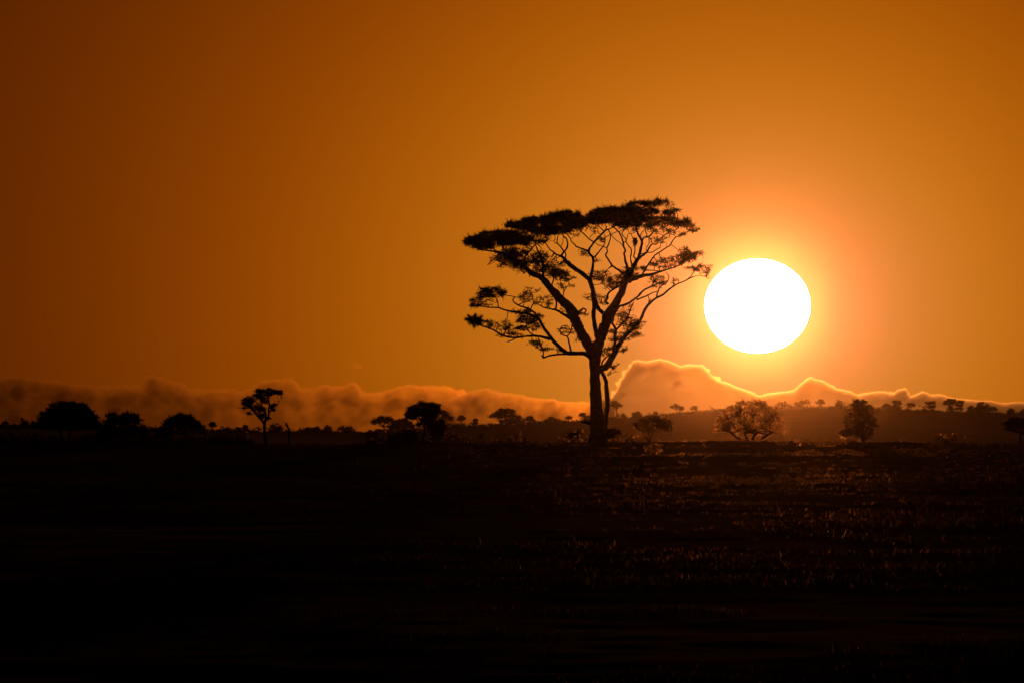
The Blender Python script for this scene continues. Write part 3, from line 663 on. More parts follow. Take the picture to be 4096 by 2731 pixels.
nest('dense rounded nest on the right limb nearest the sun', 'W', [(1020, 1150), (1090, 1105), (1180, 1110), (1250, 1130), (1265, 1190), (1255, 1240), (1150, 1270), (1060, 1310), (990, 1335), (970, 1310), (1020, 1230)], 0.2, 0.5, seed=6, n=360)
nest('long narrow nest hanging under the canopy', 'V', [(1485, 870), (1520, 850), (1565, 855), (1572, 920), (1562, 965), (1540, 1000), (1505, 1005), (1490, 960), (1478, 920)], 1.6, 0.13, spike=0.08, seed=7, n=120)

# ------------------------------------------------------------------ other trees and bushes
def crown_points(style, n, rng):
    """points in a unit crown: x,y in the unit disc, z in 0..1 (0 = crown underside, 1 = top)"""
    r = np.sqrt(rng.uniform(0, 1, n)); a = rng.uniform(0, 2 * math.pi, n)
    if style == 'umbrella':
        top = 1 - 0.62 * r ** 2.2; z = top - rng.uniform(0, 1, n) ** 1.4 * 0.42 * (1.05 - 0.55 * r)
    elif style == 'dome':
        top = np.sqrt(1 - np.minimum(r, 0.98) ** 2.4); z = top * (1 - 0.85 * rng.uniform(0, 1, n) ** 1.6)
    elif style == 'pads':
        npd = 11; pa_ = rng.uniform(0, 2 * math.pi, npd); pr_ = np.sqrt(rng.uniform(0.02, 1, npd)) * 0.8
        pz = np.sqrt(1 - pr_ ** 2) * rng.uniform(0.25, 1.0, npd); ps = rng.uniform(0.16, 0.34, npd)
        k = rng.integers(0, npd, n); x = pr_[k] * np.cos(pa_[k]) + r * np.cos(a) * ps[k]; y = pr_[k] * np.sin(pa_[k]) + r * np.sin(a) * ps[k]
        z = np.clip(pz[k] + rng.normal(size=n) * 0.05 - 0.1 * r * r, 0, 1)
        return np.stack([x, y, z], 1)
    elif style == 'layered':
        lev = rng.integers(0, 3, n); z = np.array([0.12, 0.5, 0.9])[lev] + rng.normal(size=n) * 0.06
        r = r * np.array([0.85, 1.0, 0.7])[lev]
        a = a + 0
    else:                       # bush
        z = rng.uniform(0, 1, n) ** 0.8; r = r * np.sqrt(np.clip(1.08 - (z * 1.0) ** 2.2, 0.05, 1)) * (0.55 + 0.45 * np.minimum(1, z * 3))
    return np.stack([r * np.cos(a), r * np.sin(a), z], 1)

def tree(name, label, cat, x0, x1, ytop, ybase, d, style='umbrella', tx=None, crown=0.5, stems=1, ncl=40, per_cl=9, leaf=None, mat=None,
         group=None, seed=0, tw=None, lean=0.0, depth=0.85, spike=0.3, blade=5, sink=6):
    rng = np.random.default_rng(seed)
    W = (x1 - x0) * K * d; tx = (x0 + x1) / 2 if tx is None else tx
    base = P(tx, ybase, d); top = P((x0 + x1) / 2, ytop, d); H = top[2] - base[2]
    cx = top[0] - base[0]
    leaf = leaf or max(0.16, d * 4.2e-4)
    gz = float(ground_z(base[0], d)); base[2] = min(gz, base[2]) - 0.05
    H = top[2] - base[2]
    root = empty(name, base)
    tag(root, label, cat, group)
    zb = base[2] + H * (1 - crown)         # underside of the crown
    tr = tw * 0.5 * K * d if tw else max(0.02, H * 0.035)
    tb = Build(); skel = []
    forks = []
    if style == 'bush':
        for s in range(stems):
            a = rng.uniform(0, 2 * math.pi); r = rng.uniform(0.25, 0.8)
            e = np.array([base[0] + cx + math.cos(a) * r * W * 0.42, d + math.sin(a) * r * W * 0.35, base[2] + H * rng.uniform(0.45, 0.85)])
            m = base * 0.5 + e * 0.5 + rng.normal(size=3) * H * 0.05
            b0 = base + np.array([rng.normal() * W * 0.04, rng.normal() * W * 0.04, 0])
            pa, ra = smooth_path([b0, m, e], [tr, tr * 0.6, tr * 0.25], 4, 0.2, rng); tube(tb, pa, ra, 5); skel.append(pa)
    else:
        for s in range(stems):
            off = (s - (stems - 1) / 2) * W * 0.09
            f = np.array([base[0] + cx * 0.55 + off * 2.0, d + rng.normal() * W * 0.03, zb + (top[2] - zb) * 0.1])
            b0 = base + np.array([off * 0.5, 0, 0]); m = b0 * 0.5 + f * 0.5 + np.array([lean * W + rng.normal() * W * 0.012, 0, 0])
            pa, ra = smooth_path([b0, m, f], [tr * 1.25, tr, tr * 0.75], 4, 0.12, rng); tube(tb, pa, ra, 7); skel.append(pa); forks.append((pa, tr))
    trunk_obj = tb.obj('trunk', M_BARK, root, smooth=True)
    lb = Build()
    if style != 'bush':
        nl = 7
        tg = crown_points(style, nl * 3, rng); tg = tg[np.argsort(-np.hypot(tg[:, 0], tg[:, 1]))][:nl * 2]
        for t in tg:
            pa, r0 = forks[rng.integers(0, len(forks))]; q = pa[rng.integers(len(pa) * 3 // 4, len(pa))]
            e = np.array([base[0] + cx + t[0] * W * 0.44, d + t[1] * W * 0.44 * depth, zb + max(t[2], 0.05) * 0.82 * (top[2] - zb)])
            m = q * 0.5 + e * 0.5; m[2] -= 0.04 * H * rng.uniform(0, 1); m += rng.normal(size=3) * W * 0.02
            pp, ra = smooth_path([q, m, e], [r0 * 0.6, r0 * 0.42, r0 * 0.18], 4, 0.2, rng); tube(lb, pp, ra, 5); skel.append(pp)
    sk = np.concatenate(skel)
    cp = crown_points(style, ncl, rng)
    cl = np.stack([base[0] + cx + cp[:, 0] * W * 0.47, d + cp[:, 1] * W * 0.47 * depth, zb + cp[:, 2] * (top[2] - zb)], 1)
    for c in cl:
        j = np.argmin(((sk - c) ** 2).sum(1)); q = sk[j]
        m = (q + c) / 2 + rng.normal(size=3) * np.linalg.norm(c - q) * 0.12
        pp, ra = smooth_path([q, m, c], [tr * 0.22, tr * 0.15, tr * 0.07], 2); tube(lb, pp, ra, 4)
    if lb.n: tag(lb.obj('branches', M_BARK, root, smooth=True), kind='stuff')
    if per_cl:
        n = ncl * per_cl; k = rng.integers(0, ncl, n)
        cs = max(W / math.sqrt(ncl) * 0.42, leaf * 0.35)
        pts = cl[k] + rng.normal(size=(n, 3)) * np.array([cs, cs, cs * (0.32 if style in ('umbrella', 'layered', 'pads') else 0.55)])
        b = Build(); sprays(b, pts, leaf, leaf * 0.075 + d * 6e-6, blade, rng, up=spike, flat=0.7); b.obj('crown', mat or M_LEAF, root)
    return root

GR = 'trees on the far ridge'
def ridge(label, x0, x1, yt, yb, style='umbrella', seed=0, name='acacia_tree', cat='tree', **kw):
    kw.setdefault('ncl', 26); kw.setdefault('per_cl', 8); kw.setdefault('mat', M_LEAF_FAR); kw.setdefault('crown', 0.55)
    tree(name, label, cat, x0, x1, yt, yb, Y_RIDGE - 12, style, seed=seed, group=GR, leaf=kw.pop('leaf', 0.62), **kw)

# left-hand middle distance
tree('acacia_tree', 'big dark domed acacia near the left edge', 'tree', 148, 396, 1606, 1782, 640, 'dome', tx=250, crown=0.62, stems=2, ncl=190, per_cl=14, seed=1, tw=12, spike=0.5)
tree('thorn_tree', 'spiky low-branched thorn tree right of the big domed acacia', 'tree', 385, 592, 1652, 1782, 650, 'dome', tx=470, crown=0.78, stems=3, ncl=110, per_cl=10, seed=2, tw=8, spike=0.7)
tree('acacia_tree', 'broad domed acacia left of the bare pole', 'tree', 640, 812, 1662, 1782, 660, 'umbrella', tx=757, crown=0.62, ncl=90, per_cl=12, seed=3, tw=9, spike=0.4)
tree('shrub', 'low dark shrub under the broad domed acacia', 'shrub', 610, 700, 1722, 1782, 655, 'bush', stems=5, ncl=34, per_cl=12, seed=4, tw=3)

def snag(label, pts, d, seed=0, name='dead_trunk'):
    rng = np.random.default_rng(seed)
    p = np.array([P(x, y, d) for x, y, w in pts]); r = np.array([w * 0.5 * K * d for x, y, w in pts])
    p[0, 2] = float(ground_z(p[0, 0], d)) - 0.1
    pa, ra = smooth_path(p, r, 4, 0.15, rng); b = Build(); tube(b, pa, ra, 8)
    o = b.obj(name, M_BARK, None, smooth=True)
    # a couple of broken stubs
    for t, dx, dz in ((0.75, 1, 0.8), (0.55, -1, 0.7), (0.88, -1, 1.0)):
        b2 = Build(); q = pa[int(t * (len(pa) - 1))]; e = q + np.array([dx * 9 * K * d, rng.normal() * 0.05, dz * 9 * K * d]); tube(b2, np.array([q, (q + e) / 2, e]), np.array([1.6, 1.2, 0.6]) * K * d, 5)
        b2.obj('stub', M_BARK, o, smooth=True)
    tag(o, label, 'dead tree')
snag('bare upright dead pole beside the broad domed acacia', [(817, 1785, 9), (818, 1750, 8), (819, 1720, 7), (818, 1697, 5)], 640, 1)
snag('crooked broken dead trunk right of the small lone acacia', [(1158, 1784, 8), (1157, 1740, 8), (1156, 1716, 8), (1149, 1703, 8), (1144, 1697, 7), (1148, 1690, 3)], 620, 2)

# the small lone acacia, traced
def lone_acacia():
    rng = np.random.default_rng(9); d = 615.0; s = 0.16582
    q = lambda x, y: (940 + x * s, 1530 + y * s)
    bx, by = q(740, 1470); gx = (bx - 2048) * K * d
    root = empty('acacia_tree', (gx, d, float(ground_z(gx, d)))); tag(root, 'small lone acacia with forked limbs and a flat top', 'tree')
    sk = []
    def L(name, pts, dz, d0=0.0, par=None):
        pp = np.array([(*q(x, y), w * s) for x, y, w in pts]); t = np.linspace(0, 1, len(pp)); dep = d0 + dz * t
        p = np.array([P(x, y, d + e) for (x, y, _), e in zip(pp, dep)]); r = pp[:, 2] * 0.5 * K * d
        if name == 'trunk': p[0, 2] = min(p[0, 2], float(ground_z(gx, d)) - 0.1)
        pa, ra = smooth_path(p, r, 4, 0.1, rng); b = Build(); tube(b, pa, ra, 7); o = b.obj(name, M_BARK, par or root, smooth=True)
        sk.append(pa); return o
    L('trunk', [(745, 1480, 90), (735, 1350, 74), (712, 1200, 70), (710, 1080, 72), (712, 960, 80), (725, 900, 60)], 0)
    l1 = L('limb', [(690, 980, 50), (650, 910, 52), (560, 810, 62), (470, 700, 58), (390, 600, 62), (340, 530, 50), (300, 480, 30), (220, 440, 14)], -0.5)
    l2 = L('limb', [(730, 900, 56), (745, 800, 44), (730, 700, 48), (680, 630, 46), (650, 540, 36), (630, 460, 26), (600, 360, 18)], 0.4)
    l3 = L('limb', [(750, 920, 60), (790, 840, 56), (815, 740, 50), (812, 620, 44), (830, 530, 38), (812, 440, 34), (800, 340, 40), (770, 260, 20)], 0.2)
    for pts, dz, par in [([(815, 720, 44), (870, 650, 40), (930, 590, 30), (1000, 530, 22), (1060, 480, 20), (1045, 420, 16)], -0.4, l3), ([(1055, 460, 10), (1000, 440, 8), (945, 425, 5)], 0.1, l3), ([(1060, 450, 10), (1130, 395, 5)], 0.1, l3),
                         ([(640, 590, 34), (580, 540, 28), (540, 490, 24), (460, 430, 20), (400, 400, 12)], -0.3, l2), ([(860, 630, 26), (830, 540, 30)], 0.1, l3), ([(800, 340, 30), (900, 290, 22), (1020, 265, 18), (1190, 270, 14)], -0.2, l3), ([(800, 330, 26), (740, 220, 20), (790, 130, 12)], 0.2, l3),
                         ([(340, 610, 14), (210, 610, 12), (70, 615, 7)], -0.1, l1), ([(470, 765, 12), (340, 755, 14), (275, 760, 6)], -0.1, l1), ([(345, 750, 12), (305, 700, 6)], 0, l1), ([(620, 350, 16), (450, 330, 14), (300, 318, 8)], -0.2, l2), ([(780, 890, 8), (850, 865, 8)], 0, l3), ([(800, 520, 16), (740, 470, 14), (690, 400, 12)], 0.3, l3), ([(880, 660, 18), (920, 620, 14), (960, 685, 8)], 0.1, l3)]:
        L('branch', pts, dz, 0, par)
    S_ = np.concatenate(sk); tw = Build()
    def clump(poly, dens, ncl, clus):
        pl = np.array([q(x, y) for x, y in poly]); lo, hi = pl.min(0), pl.max(0)
        cx = np.empty(0); cy_ = np.empty(0)
        while len(cx) < ncl:
            x = rng.uniform(lo[0], hi[0], 400); y = rng.uniform(lo[1], hi[1], 400); k = in_poly(pl, x, y); cx = np.r_[cx, x[k]]; cy_ = np.r_[cy_, y[k]]
        cl = np.array([P(x, y, d + rng.normal() * 0.35) for x, y in zip(cx[:ncl], cy_[:ncl])])
        for c in cl:
            k = S_[np.argmin(((S_ - c) ** 2).sum(1))]; m = (k + c) / 2 + rng.normal(size=3) * 0.03; tube(tw, np.array([k, m, c]), np.array([0.013, 0.009, 0.005]), 4)
        n = ncl * dens; k = rng.integers(0, ncl, n); pts = cl[k] + rng.normal(size=(n, 3)) * np.array([clus, clus, clus * 0.45])
        b = Build(); sprays(b, pts, 0.12, 0.008, 4, rng, up=0.3, flat=0.7); b.obj('crown', M_LEAF, root)
    clump([(490, 170), (620, 140), (720, 200), (800, 120), (900, 170), (1100, 190), (1150, 270), (900, 290), (830, 330), (760, 330), (640, 260), (520, 220)], 13, 80, 0.045)
    clump([(400, 330), (520, 260), (620, 280), (700, 340), (600, 350)], 12, 28, 0.045)
    clump([(170, 400), (330, 360), (460, 400), (420, 480), (400, 560), (330, 600), (260, 560), (180, 490)], 10, 70, 0.05)
    clump([(420, 520), (560, 560), (680, 600), (740, 600), (700, 680), (560, 700), (480, 640)], 11, 40, 0.05)
    clump([(560, 720), (680, 760), (700, 860), (640, 860), (560, 780)], 9, 22, 0.05)
    clump([(620, 350), (780, 380), (780, 500), (680, 500), (640, 430)], 10, 26, 0.05)
    clump([(870, 560), (960, 500), (980, 540), (900, 610)], 14, 14, 0.05); clump([(890, 620), (950, 640), (940, 680), (890, 660)], 14, 8, 0.04)
    clump([(300, 720), (350, 730), (360, 765), (310, 765)], 12, 6, 0.03); clump([(180, 590), (240, 590), (240, 620), (190, 615)], 12, 5, 0.03); clump([(830, 855), (860, 860), (850, 880), (830, 880)], 10, 4, 0.02)
    tag(tw.obj('twigs', M_BARK, root, smooth=True), kind='stuff')
lone_acacia()

# the group left of the tall acacia
def tiered_acacia():
    rng = np.random.default_rng(21); d = 640.0; sc = 0.17007
    q = lambda x, y: (1450 + x * sc, 1580 + y * sc)
    gx = (q(1440, 0)[0] - 2048) * K * d; gz = float(ground_z(gx, d))
    root = empty('acacia_tree', (gx, d, gz)); tag(root, 'tall many-tiered acacia in the clump left of the tall one', 'tree')
    sk = []
    def L(name, pts, dz, par=None):
        pp = np.array([(*q(x, y), w * sc) for x, y, w in pts]); dep = dz * np.linspace(0, 1, len(pp))
        p = np.array([P(x, y, d + e) for (x, y, _), e in zip(pp, dep)])
        if name == 'trunk': p[0, 2] = gz - 0.1
        pa, ra = smooth_path(p, pp[:, 2] * 0.5 * K * d, 4, 0.1, rng); b = Build(); tube(b, pa, ra, 7); sk.append(pa); return b.obj(name, M_BARK, par or root, smooth=True)
    t1 = L('trunk', [(1440, 1180, 62), (1442, 1050, 52), (1452, 900, 48), (1465, 780, 46), (1440, 700, 40)], 0)
    t2 = L('trunk', [(1432, 1060, 26), (1405, 960, 24), (1365, 870, 24), (1332, 760, 24), (1312, 660, 26), (1280, 590, 18), (1240, 540, 10)], -0.2)
    for pts, dz, par in [([(1445, 720, 36), (1400, 640, 30), (1350, 540, 24), (1280, 440, 16), (1180, 360, 8)], -0.5, t1), ([(1455, 740, 36), (1480, 620, 30), (1500, 480, 24), (1480, 330, 16), (1430, 210, 8)], 0.3, t1),
                         ([(1465, 760, 34), (1560, 650, 26), (1640, 520, 20), (1700, 380, 14), (1760, 270, 8)], -0.3, t1), ([(1330, 750, 14), (1300, 700, 12), (1275, 690, 6)], 0.1, t2), ([(1318, 690, 14), (1360, 660, 12), (1400, 640, 8)], 0.1, t2),
                         ([(1560, 650, 16), (1680, 600, 12), (1800, 590, 9), (1890, 600, 5)], 0.2, t1), ([(1350, 540, 14), (1220, 460, 10), (1080, 450, 7), (1000, 460, 4)], 0.2, t1), ([(1500, 480, 14), (1560, 330, 10), (1640, 210, 6)], 0.4, t1)]:
        L('branch', pts, dz, par)
    S_ = np.concatenate(sk); tw = Build()
    for poly, dens, ncl, clus in [([(1070, 340), (1140, 275), (1290, 230), (1330, 185), (1400, 150), (1440, 195), (1520, 175), (1640, 185), (1700, 235), (1810, 235), (1830, 300), (1780, 420), (1500, 430), (1250, 440), (1070, 420)], 11, 120, 0.085),
                                  ([(1100, 420), (1300, 420), (1750, 400), (1740, 500), (1600, 560), (1420, 600), (1290, 540), (1230, 470)], 9, 60, 0.08), ([(1030, 530), (1080, 495), (1260, 500), (1260, 560), (1150, 555)], 10, 18, 0.06),
                                  ([(1420, 600), (1700, 575), (1890, 590), (1870, 612), (1700, 630), (1520, 690), (1430, 680)], 9, 34, 0.06), ([(1000, 450), (1080, 430), (1090, 460), (1010, 465)], 7, 8, 0.04), ([(1275, 680), (1380, 660), (1390, 690), (1290, 705)], 8, 10, 0.04)]:
        pl = np.array([q(x, y) for x, y in poly]); lo, hi = pl.min(0), pl.max(0); cx = np.empty(0); cy_ = np.empty(0)
        while len(cx) < ncl:
            x = rng.uniform(lo[0], hi[0], 400); y = rng.uniform(lo[1], hi[1], 400); k = in_poly(pl, x, y); cx = np.r_[cx, x[k]]; cy_ = np.r_[cy_, y[k]]
        cl = np.array([P(x, y, d + rng.normal() * 0.5) for x, y in zip(cx[:ncl], cy_[:ncl])])
        for c in cl:
            k = S_[np.argmin(((S_ - c) ** 2).sum(1))]; m = (k + c) / 2 + rng.normal(size=3) * 0.04; tube(tw, np.array([k, m, c]), np.array([0.016, 0.011, 0.006]), 4)
        n = ncl * dens; k = rng.integers(0, ncl, n); pts = cl[k] + rng.normal(size=(n, 3)) * np.array([clus, clus, clus * 0.45])
        b = Build(); sprays(b, pts, 0.17, 0.013, 5, rng, up=0.35, flat=0.7); b.obj('crown', M_LEAF, root)
    tag(tw.obj('twigs', M_BARK, root, smooth=True), kind='stuff')
tiered_acacia()
tree('acacia_tree', 'flat-topped acacia spreading right behind the many-tiered acacia', 'tree', 1672, 1812, 1632, 1745, 3380, 'umbrella', tx=1742, crown=0.55, ncl=80, per_cl=10, seed=22, tw=5, mat=M_LEAF_FAR, leaf=0.62)
tree('acacia_tree', 'slim-trunked umbrella acacia at the left of the clump', 'tree', 1480, 1585, 1662, 1737, 3380, 'umbrella', tx=1538, crown=0.58, ncl=70, per_cl=10, seed=23, tw=5, mat=M_LEAF_FAR, leaf=0.6)
tree('acacia_tree', 'wide mushroom-shaped acacia in the middle of the clump', 'tree', 1552, 1662, 1675, 1742, 3350, 'umbrella', tx=1605, crown=0.8, stems=3, ncl=100, per_cl=12, seed=24, tw=4, mat=M_LEAF_FAR, leaf=0.6)
tree('shrub', 'dark round bush at the foot of the many-tiered acacia', 'shrub', 1706, 1786, 1694, 1772, 645, 'bush', stems=6, ncl=50, per_cl=12, seed=25, tw=3)
tree('shrub', 'low dark bush left of the many-tiered acacia', 'shrub', 1552, 1616, 1746, 1778, 650, 'bush', stems=5, ncl=30, per_cl=12, seed=26, tw=2)
tree('thorn_tree', 'thin dark sapling between the mushroom and many-tiered acacias', 'tree', 1608, 1668, 1716, 1780, 655, 'dome', tx=1633, crown=0.75, ncl=26, per_cl=8, seed=27, tw=4)

# right-hand middle distance
tree('thorn_bush', 'bare twiggy thorn bush right of the tall acacia', 'bush', 2520, 2714, 1674, 1770, 600, 'bush', tx=2600, stems=14, ncl=120, per_cl=3, seed=31, tw=3, leaf=0.22, spike=0.7)
tree('shrub', 'dark shrub hugging the right foot of the tall acacia', 'shrub', 2425, 2472, 1722, 1770, 601, 'bush', stems=7, ncl=30, per_cl=10, seed=32, tw=3)
tree('shrub', 'thin twiggy shrub left of the tall acacia foot', 'shrub', 2250, 2345, 1730, 1772, 602, 'bush', stems=9, ncl=34, per_cl=2, seed=33, tw=2)
tree('acacia_bush', 'glowing backlit bushy acacia right below the sun', 'bush', 2846, 3158, 1600, 1766, 640, 'dome', tx=3005, crown=0.82, stems=4, ncl=330, per_cl=12, leaf=0.10, seed=34, tw=9, mat=M_DRYLEAF, spike=0.25)
tree('thorn_tree', 'dark ragged thorn tree right of the glowing bush', 'tree', 3366, 3518, 1600, 1768, 630, 'bush', tx=3455, crown=0.9, stems=8, ncl=170, per_cl=12, leaf=0.13, seed=35, tw=6, spike=0.5)
tree('shrub', 'small glowing shrub at the foot of the ragged thorn tree', 'shrub', 3352, 3432, 1716, 1770, 618, 'bush', stems=9, ncl=60, per_cl=12, leaf=0.11, seed=36, tw=2, mat=M_DRYLEAF)
tree('acacia_tree', 'wide flat acacia cut by the right edge', 'tree', 3962, 4210, 1674, 1776, 660, 'pads', tx=4090, crown=0.5, ncl=110, per_cl=11, seed=37, tw=9, lean=-0.03)
tree('shrub', 'low dry twiggy shrub on the right-hand crest', 'shrub', 3720, 3860, 1738, 1772, 620, 'bush', stems=16, ncl=80, per_cl=2, leaf=0.13, seed=38, tw=2, spike=0.8, mat=M_DRYLEAF)
tree('shrub', 'small dry shrub on the grass below the twiggy thorn bush', 'shrub', 2572, 2660, 1782, 1830, 480, 'bush', stems=18, ncl=60, per_cl=2, seed=39, tw=2, leaf=0.13, mat=M_DRYLEAF)

# trees strung along the far ridge
R = ridge
R('tiny round tree at the very left end of the ridge', 13, 31, 1683, 1708, 'dome', 41, tx=21, ncl=14)
R('leaning blocky tree left of the big domed acacia', 76, 113, 1671, 1709, 'dome', 42, crown=0.95)
R('low round tree touching the big domed acacia on its left', 117, 154, 1684, 1711, 'dome', 43, crown=0.95)
R('small flat tree right of the bare pole', 836, 863, 1687, 1722, 'umbrella', 44, crown=0.6)
R('low wide tree right of the bare pole', 866, 924, 1705, 1729, 'dome', 45, crown=0.9)
R('low bush-like tree left of the small lone acacia', 930, 972, 1709, 1731, 'dome', 46, crown=0.95)
R('small knobbly tree just left of the lone acacia', 970, 993, 1700, 1731, 'dome', 47, crown=0.75)
R('full rounded tree just right of the lone acacia', 1075, 1136, 1690, 1735, 'dome', 48, crown=0.9, ncl=44)
R('small tree right of the crooked dead trunk', 1222, 1243, 1711, 1733, 'dome', 49, crown=0.8)
R('pointed dark tree midway along the left ridge', 1246, 1284, 1705, 1735, 'dome', 50, crown=0.95)
R('leaning narrow tree midway along the left ridge', 1293, 1326, 1698, 1737, 'dome', 51, crown=0.9)
R('wide low tree left of the acacia clump', 1342, 1420, 1704, 1739, 'dome', 52, crown=0.85, ncl=44)
R('tiny bush on the ridge left of the acacia clump', 1428, 1446, 1731, 1741, 'bush', 53, name='bush', cat='bush', stems=4, ncl=12)
R('small round bush next to the acacia clump', 1470, 1490, 1724, 1741, 'bush', 54, name='bush', cat='bush', stems=4, ncl=14)
R('small flat tree below the slim-trunked umbrella acacia', 1492, 1530, 1717, 1739, 'umbrella', 55, crown=0.8)
R('lollipop-shaped tree on a thin bent trunk', 1830, 1864, 1662, 1711, 'umbrella', 56, crown=0.5, tx=1842, lean=0.08)
R('low spreading bush under the lollipop-shaped tree', 1814, 1846, 1700, 1713, 'bush', 57, name='bush', cat='bush', stems=5, ncl=16)
R('spiky stunted tree right of the lollipop-shaped tree', 1890, 1913, 1678, 1709, 'bush', 58, name='thorn_tree', stems=5, ncl=16)
R('large umbrella acacia on the slope left of the tall one', 1956, 2086, 1632, 1703, 'umbrella', 59, crown=0.78, ncl=90, stems=3, tx=2020, per_cl=11)
R('dense low bush under the large umbrella acacia', 1990, 2095, 1676, 1704, 'bush', 60, name='bush', cat='bush', stems=6, ncl=46)
R('rounded small acacia right of the large umbrella acacia', 2096, 2142, 1664, 1694, 'umbrella', 61, crown=0.8)
R('low scrubby tree on the slope left of the trunk', 2180, 2235, 1671, 1690, 'dome', 62, crown=0.95)
R('tiny thin tree on the slope left of the trunk', 2266, 2284, 1665, 1687, 'umbrella', 63, crown=0.5, ncl=12)
R('small tree close to the left side of the trunk', 2320, 2342, 1650, 1684, 'umbrella', 64, crown=0.55, ncl=18)
R('dark low tree half hidden by the trunk', 2336, 2378, 1661, 1684, 'dome', 65, crown=0.95)
R('slender parasol-shaped tree just right of the second stem', 2438, 2488, 1605, 1676, 'umbrella', 66, crown=0.38, tx=2466, lean=0.05, ncl=34, tw=4)
R('tiny bush right of the slender parasol-shaped tree', 2484, 2502, 1657, 1673, 'bush', 67, name='bush', cat='bush', stems=4, ncl=12)
R('rounded shrub on the slope above the thorn bush', 2531, 2566, 1646, 1668, 'dome', 68, crown=0.9)
R('thin flat-topped tree alone on the slope', 2684, 2720, 1618, 1656, 'umbrella', 69, crown=0.45, tx=2708, ncl=24)
R('thin drooping tree beside the lone flat-topped one', 2710, 2736, 1624, 1654, 'umbrella', 70, crown=0.6, tx=2724, ncl=18)
R('twiggy ridge bush left of the glowing bush', 2762, 2796, 1626, 1653, 'bush', 71, name='thorn_bush', cat='bush', stems=7, ncl=22, per_cl=4)
R('broad low tree behind the right side of the glowing bush', 3098, 3172, 1612, 1634, 'dome', 72, crown=0.95, ncl=40)
R('ragged small tree right of the glowing bush', 3178, 3198, 1611, 1632, 'dome', 73, crown=0.85, ncl=14)
R('flat small tree in the pair under the sun', 3196, 3220, 1602, 1632, 'umbrella', 74, crown=0.6, ncl=18)
R('forked bare-looking tree in the pair under the sun', 3216, 3242, 1600, 1632, 'bush', 75, name='thorn_tree', stems=6, ncl=14, per_cl=4)
R('neat small parasol-shaped tree right of the sun axis', 3263, 3298, 1599, 1632, 'umbrella', 76, crown=0.6, ncl=26)
R('dark bushy tree behind the ragged thorn tree', 3340, 3384, 1602, 1634, 'dome', 77, crown=0.95)
R('low flat tree left of the blocky ridge tree', 3530, 3562, 1614, 1640, 'umbrella', 78, crown=0.8)
R('blocky dark tree standing high on the right ridge', 3564, 3611, 1600, 1644, 'dome', 79, crown=0.95, ncl=40)
R('thin wispy tree right of the blocky ridge tree', 3625, 3661, 1611, 1644, 'umbrella', 80, crown=0.5, ncl=16, per_cl=5)
R('tall stacked tree in the middle of the right ridge', 3695, 3750, 1606, 1650, 'layered', 81, crown=0.95, ncl=46)
R('tall airy umbrella acacia on the right ridge', 3775, 3832, 1592, 1650, 'umbrella', 82, crown=0.6, ncl=50)
R('small bush under the airy umbrella acacia', 3790, 3812, 1628, 1649, 'bush', 83, name='bush', cat='bush', stems=4, ncl=14)
R('two-tiered tree right of the airy umbrella acacia', 3822, 3858, 1604, 1649, 'layered', 84, crown=0.75, ncl=30)
R('low round bush left of the heavy dark tree', 3868, 3898, 1626, 1651, 'dome', 85, crown=0.95, name='bush', cat='bush')
R('heavy dark broad tree near the right end of the ridge', 3897, 3966, 1608, 1653, 'dome', 86, crown=0.92, ncl=60)
R('small flat tree right of the heavy dark tree', 3958, 3990, 1627, 1653, 'umbrella', 87, crown=0.7)
R('small domed tree near the right edge', 4028, 4058, 1636, 1658, 'dome', 88, crown=0.85)
R('dark tree cut by the right edge of the ridge', 4078, 4120, 1636, 1662, 'dome', 89, crown=0.95)

# ------------------------------------------------------------------ low scrub fringing the ridge, grass
def scrub():
    rng = np.random.default_rng(12); n = 2600
    x = rng.uniform(-320, 320, n); x = np.concatenate([x, rng.uniform(-166, 166, 2400)]); n = len(x)
    y = Y_RIDGE - rng.uniform(0, 80, n); z = ground_z(x, y) + rng.uniform(0, 0.25, n)
    keep = Waves(8, 20, 5, 60)(x, y) > -0.12
    pts = np.stack([x, y, z], 1)[keep]
    q = pts[rng.integers(0, len(pts), 420)]; q = q[(q[:, 0] < 8) | (rng.uniform(size=len(q)) < 0.22)]; hh = rng.uniform(0.3, 1.5, len(q)); k = np.repeat(np.arange(len(q)), 10)      # taller clumps
    pts = np.concatenate([pts, q[k] + np.stack([rng.normal(size=len(k)) * 0.85, rng.normal(size=len(k)) * 0.7, rng.uniform(0, 1, len(k)) * hh[k]], 1)])
    b = Build(); sprays(b, pts, 0.75, 0.09, 7, rng, up=0.6, flat=0.6)
    tag(b.obj('scrub', M_LEAF_FAR), 'low scrub fringing the top of the far ridge', 'scrub', kind='stuff')
scrub()

def crest_scrub():
    rng = np.random.default_rng(19); n = 900
    px = np.concatenate([rng.uniform(-700, 1000, n), rng.uniform(1450, 1830, 150), rng.normal(2000, 260, 60)]); d = rng.uniform(640, 720, len(px)); x = (px - 2048) * K * d
    keep = Waves(28, 20, 1.2, 12)(x, d) > 0.02; x, d = x[keep], d[keep]
    c = np.repeat(np.stack([x, d, ground_z(x, d)], 1), 16, axis=0); h = np.repeat(rng.uniform(0.15, 0.75, len(x)), 16)
    c = c + np.stack([rng.normal(size=len(c)) * 0.22, rng.normal(size=len(c)) * 0.22, rng.uniform(0, 1, len(c)) * h], 1)
    b = Build(); sprays(b, c, 0.24, 0.016, 5, rng, up=0.5, flat=0.7)
    tag(b.obj('scrub', M_LEAF), 'low dark scrub along the crest under the left-hand trees', 'scrub', kind='stuff')
crest_scrub()

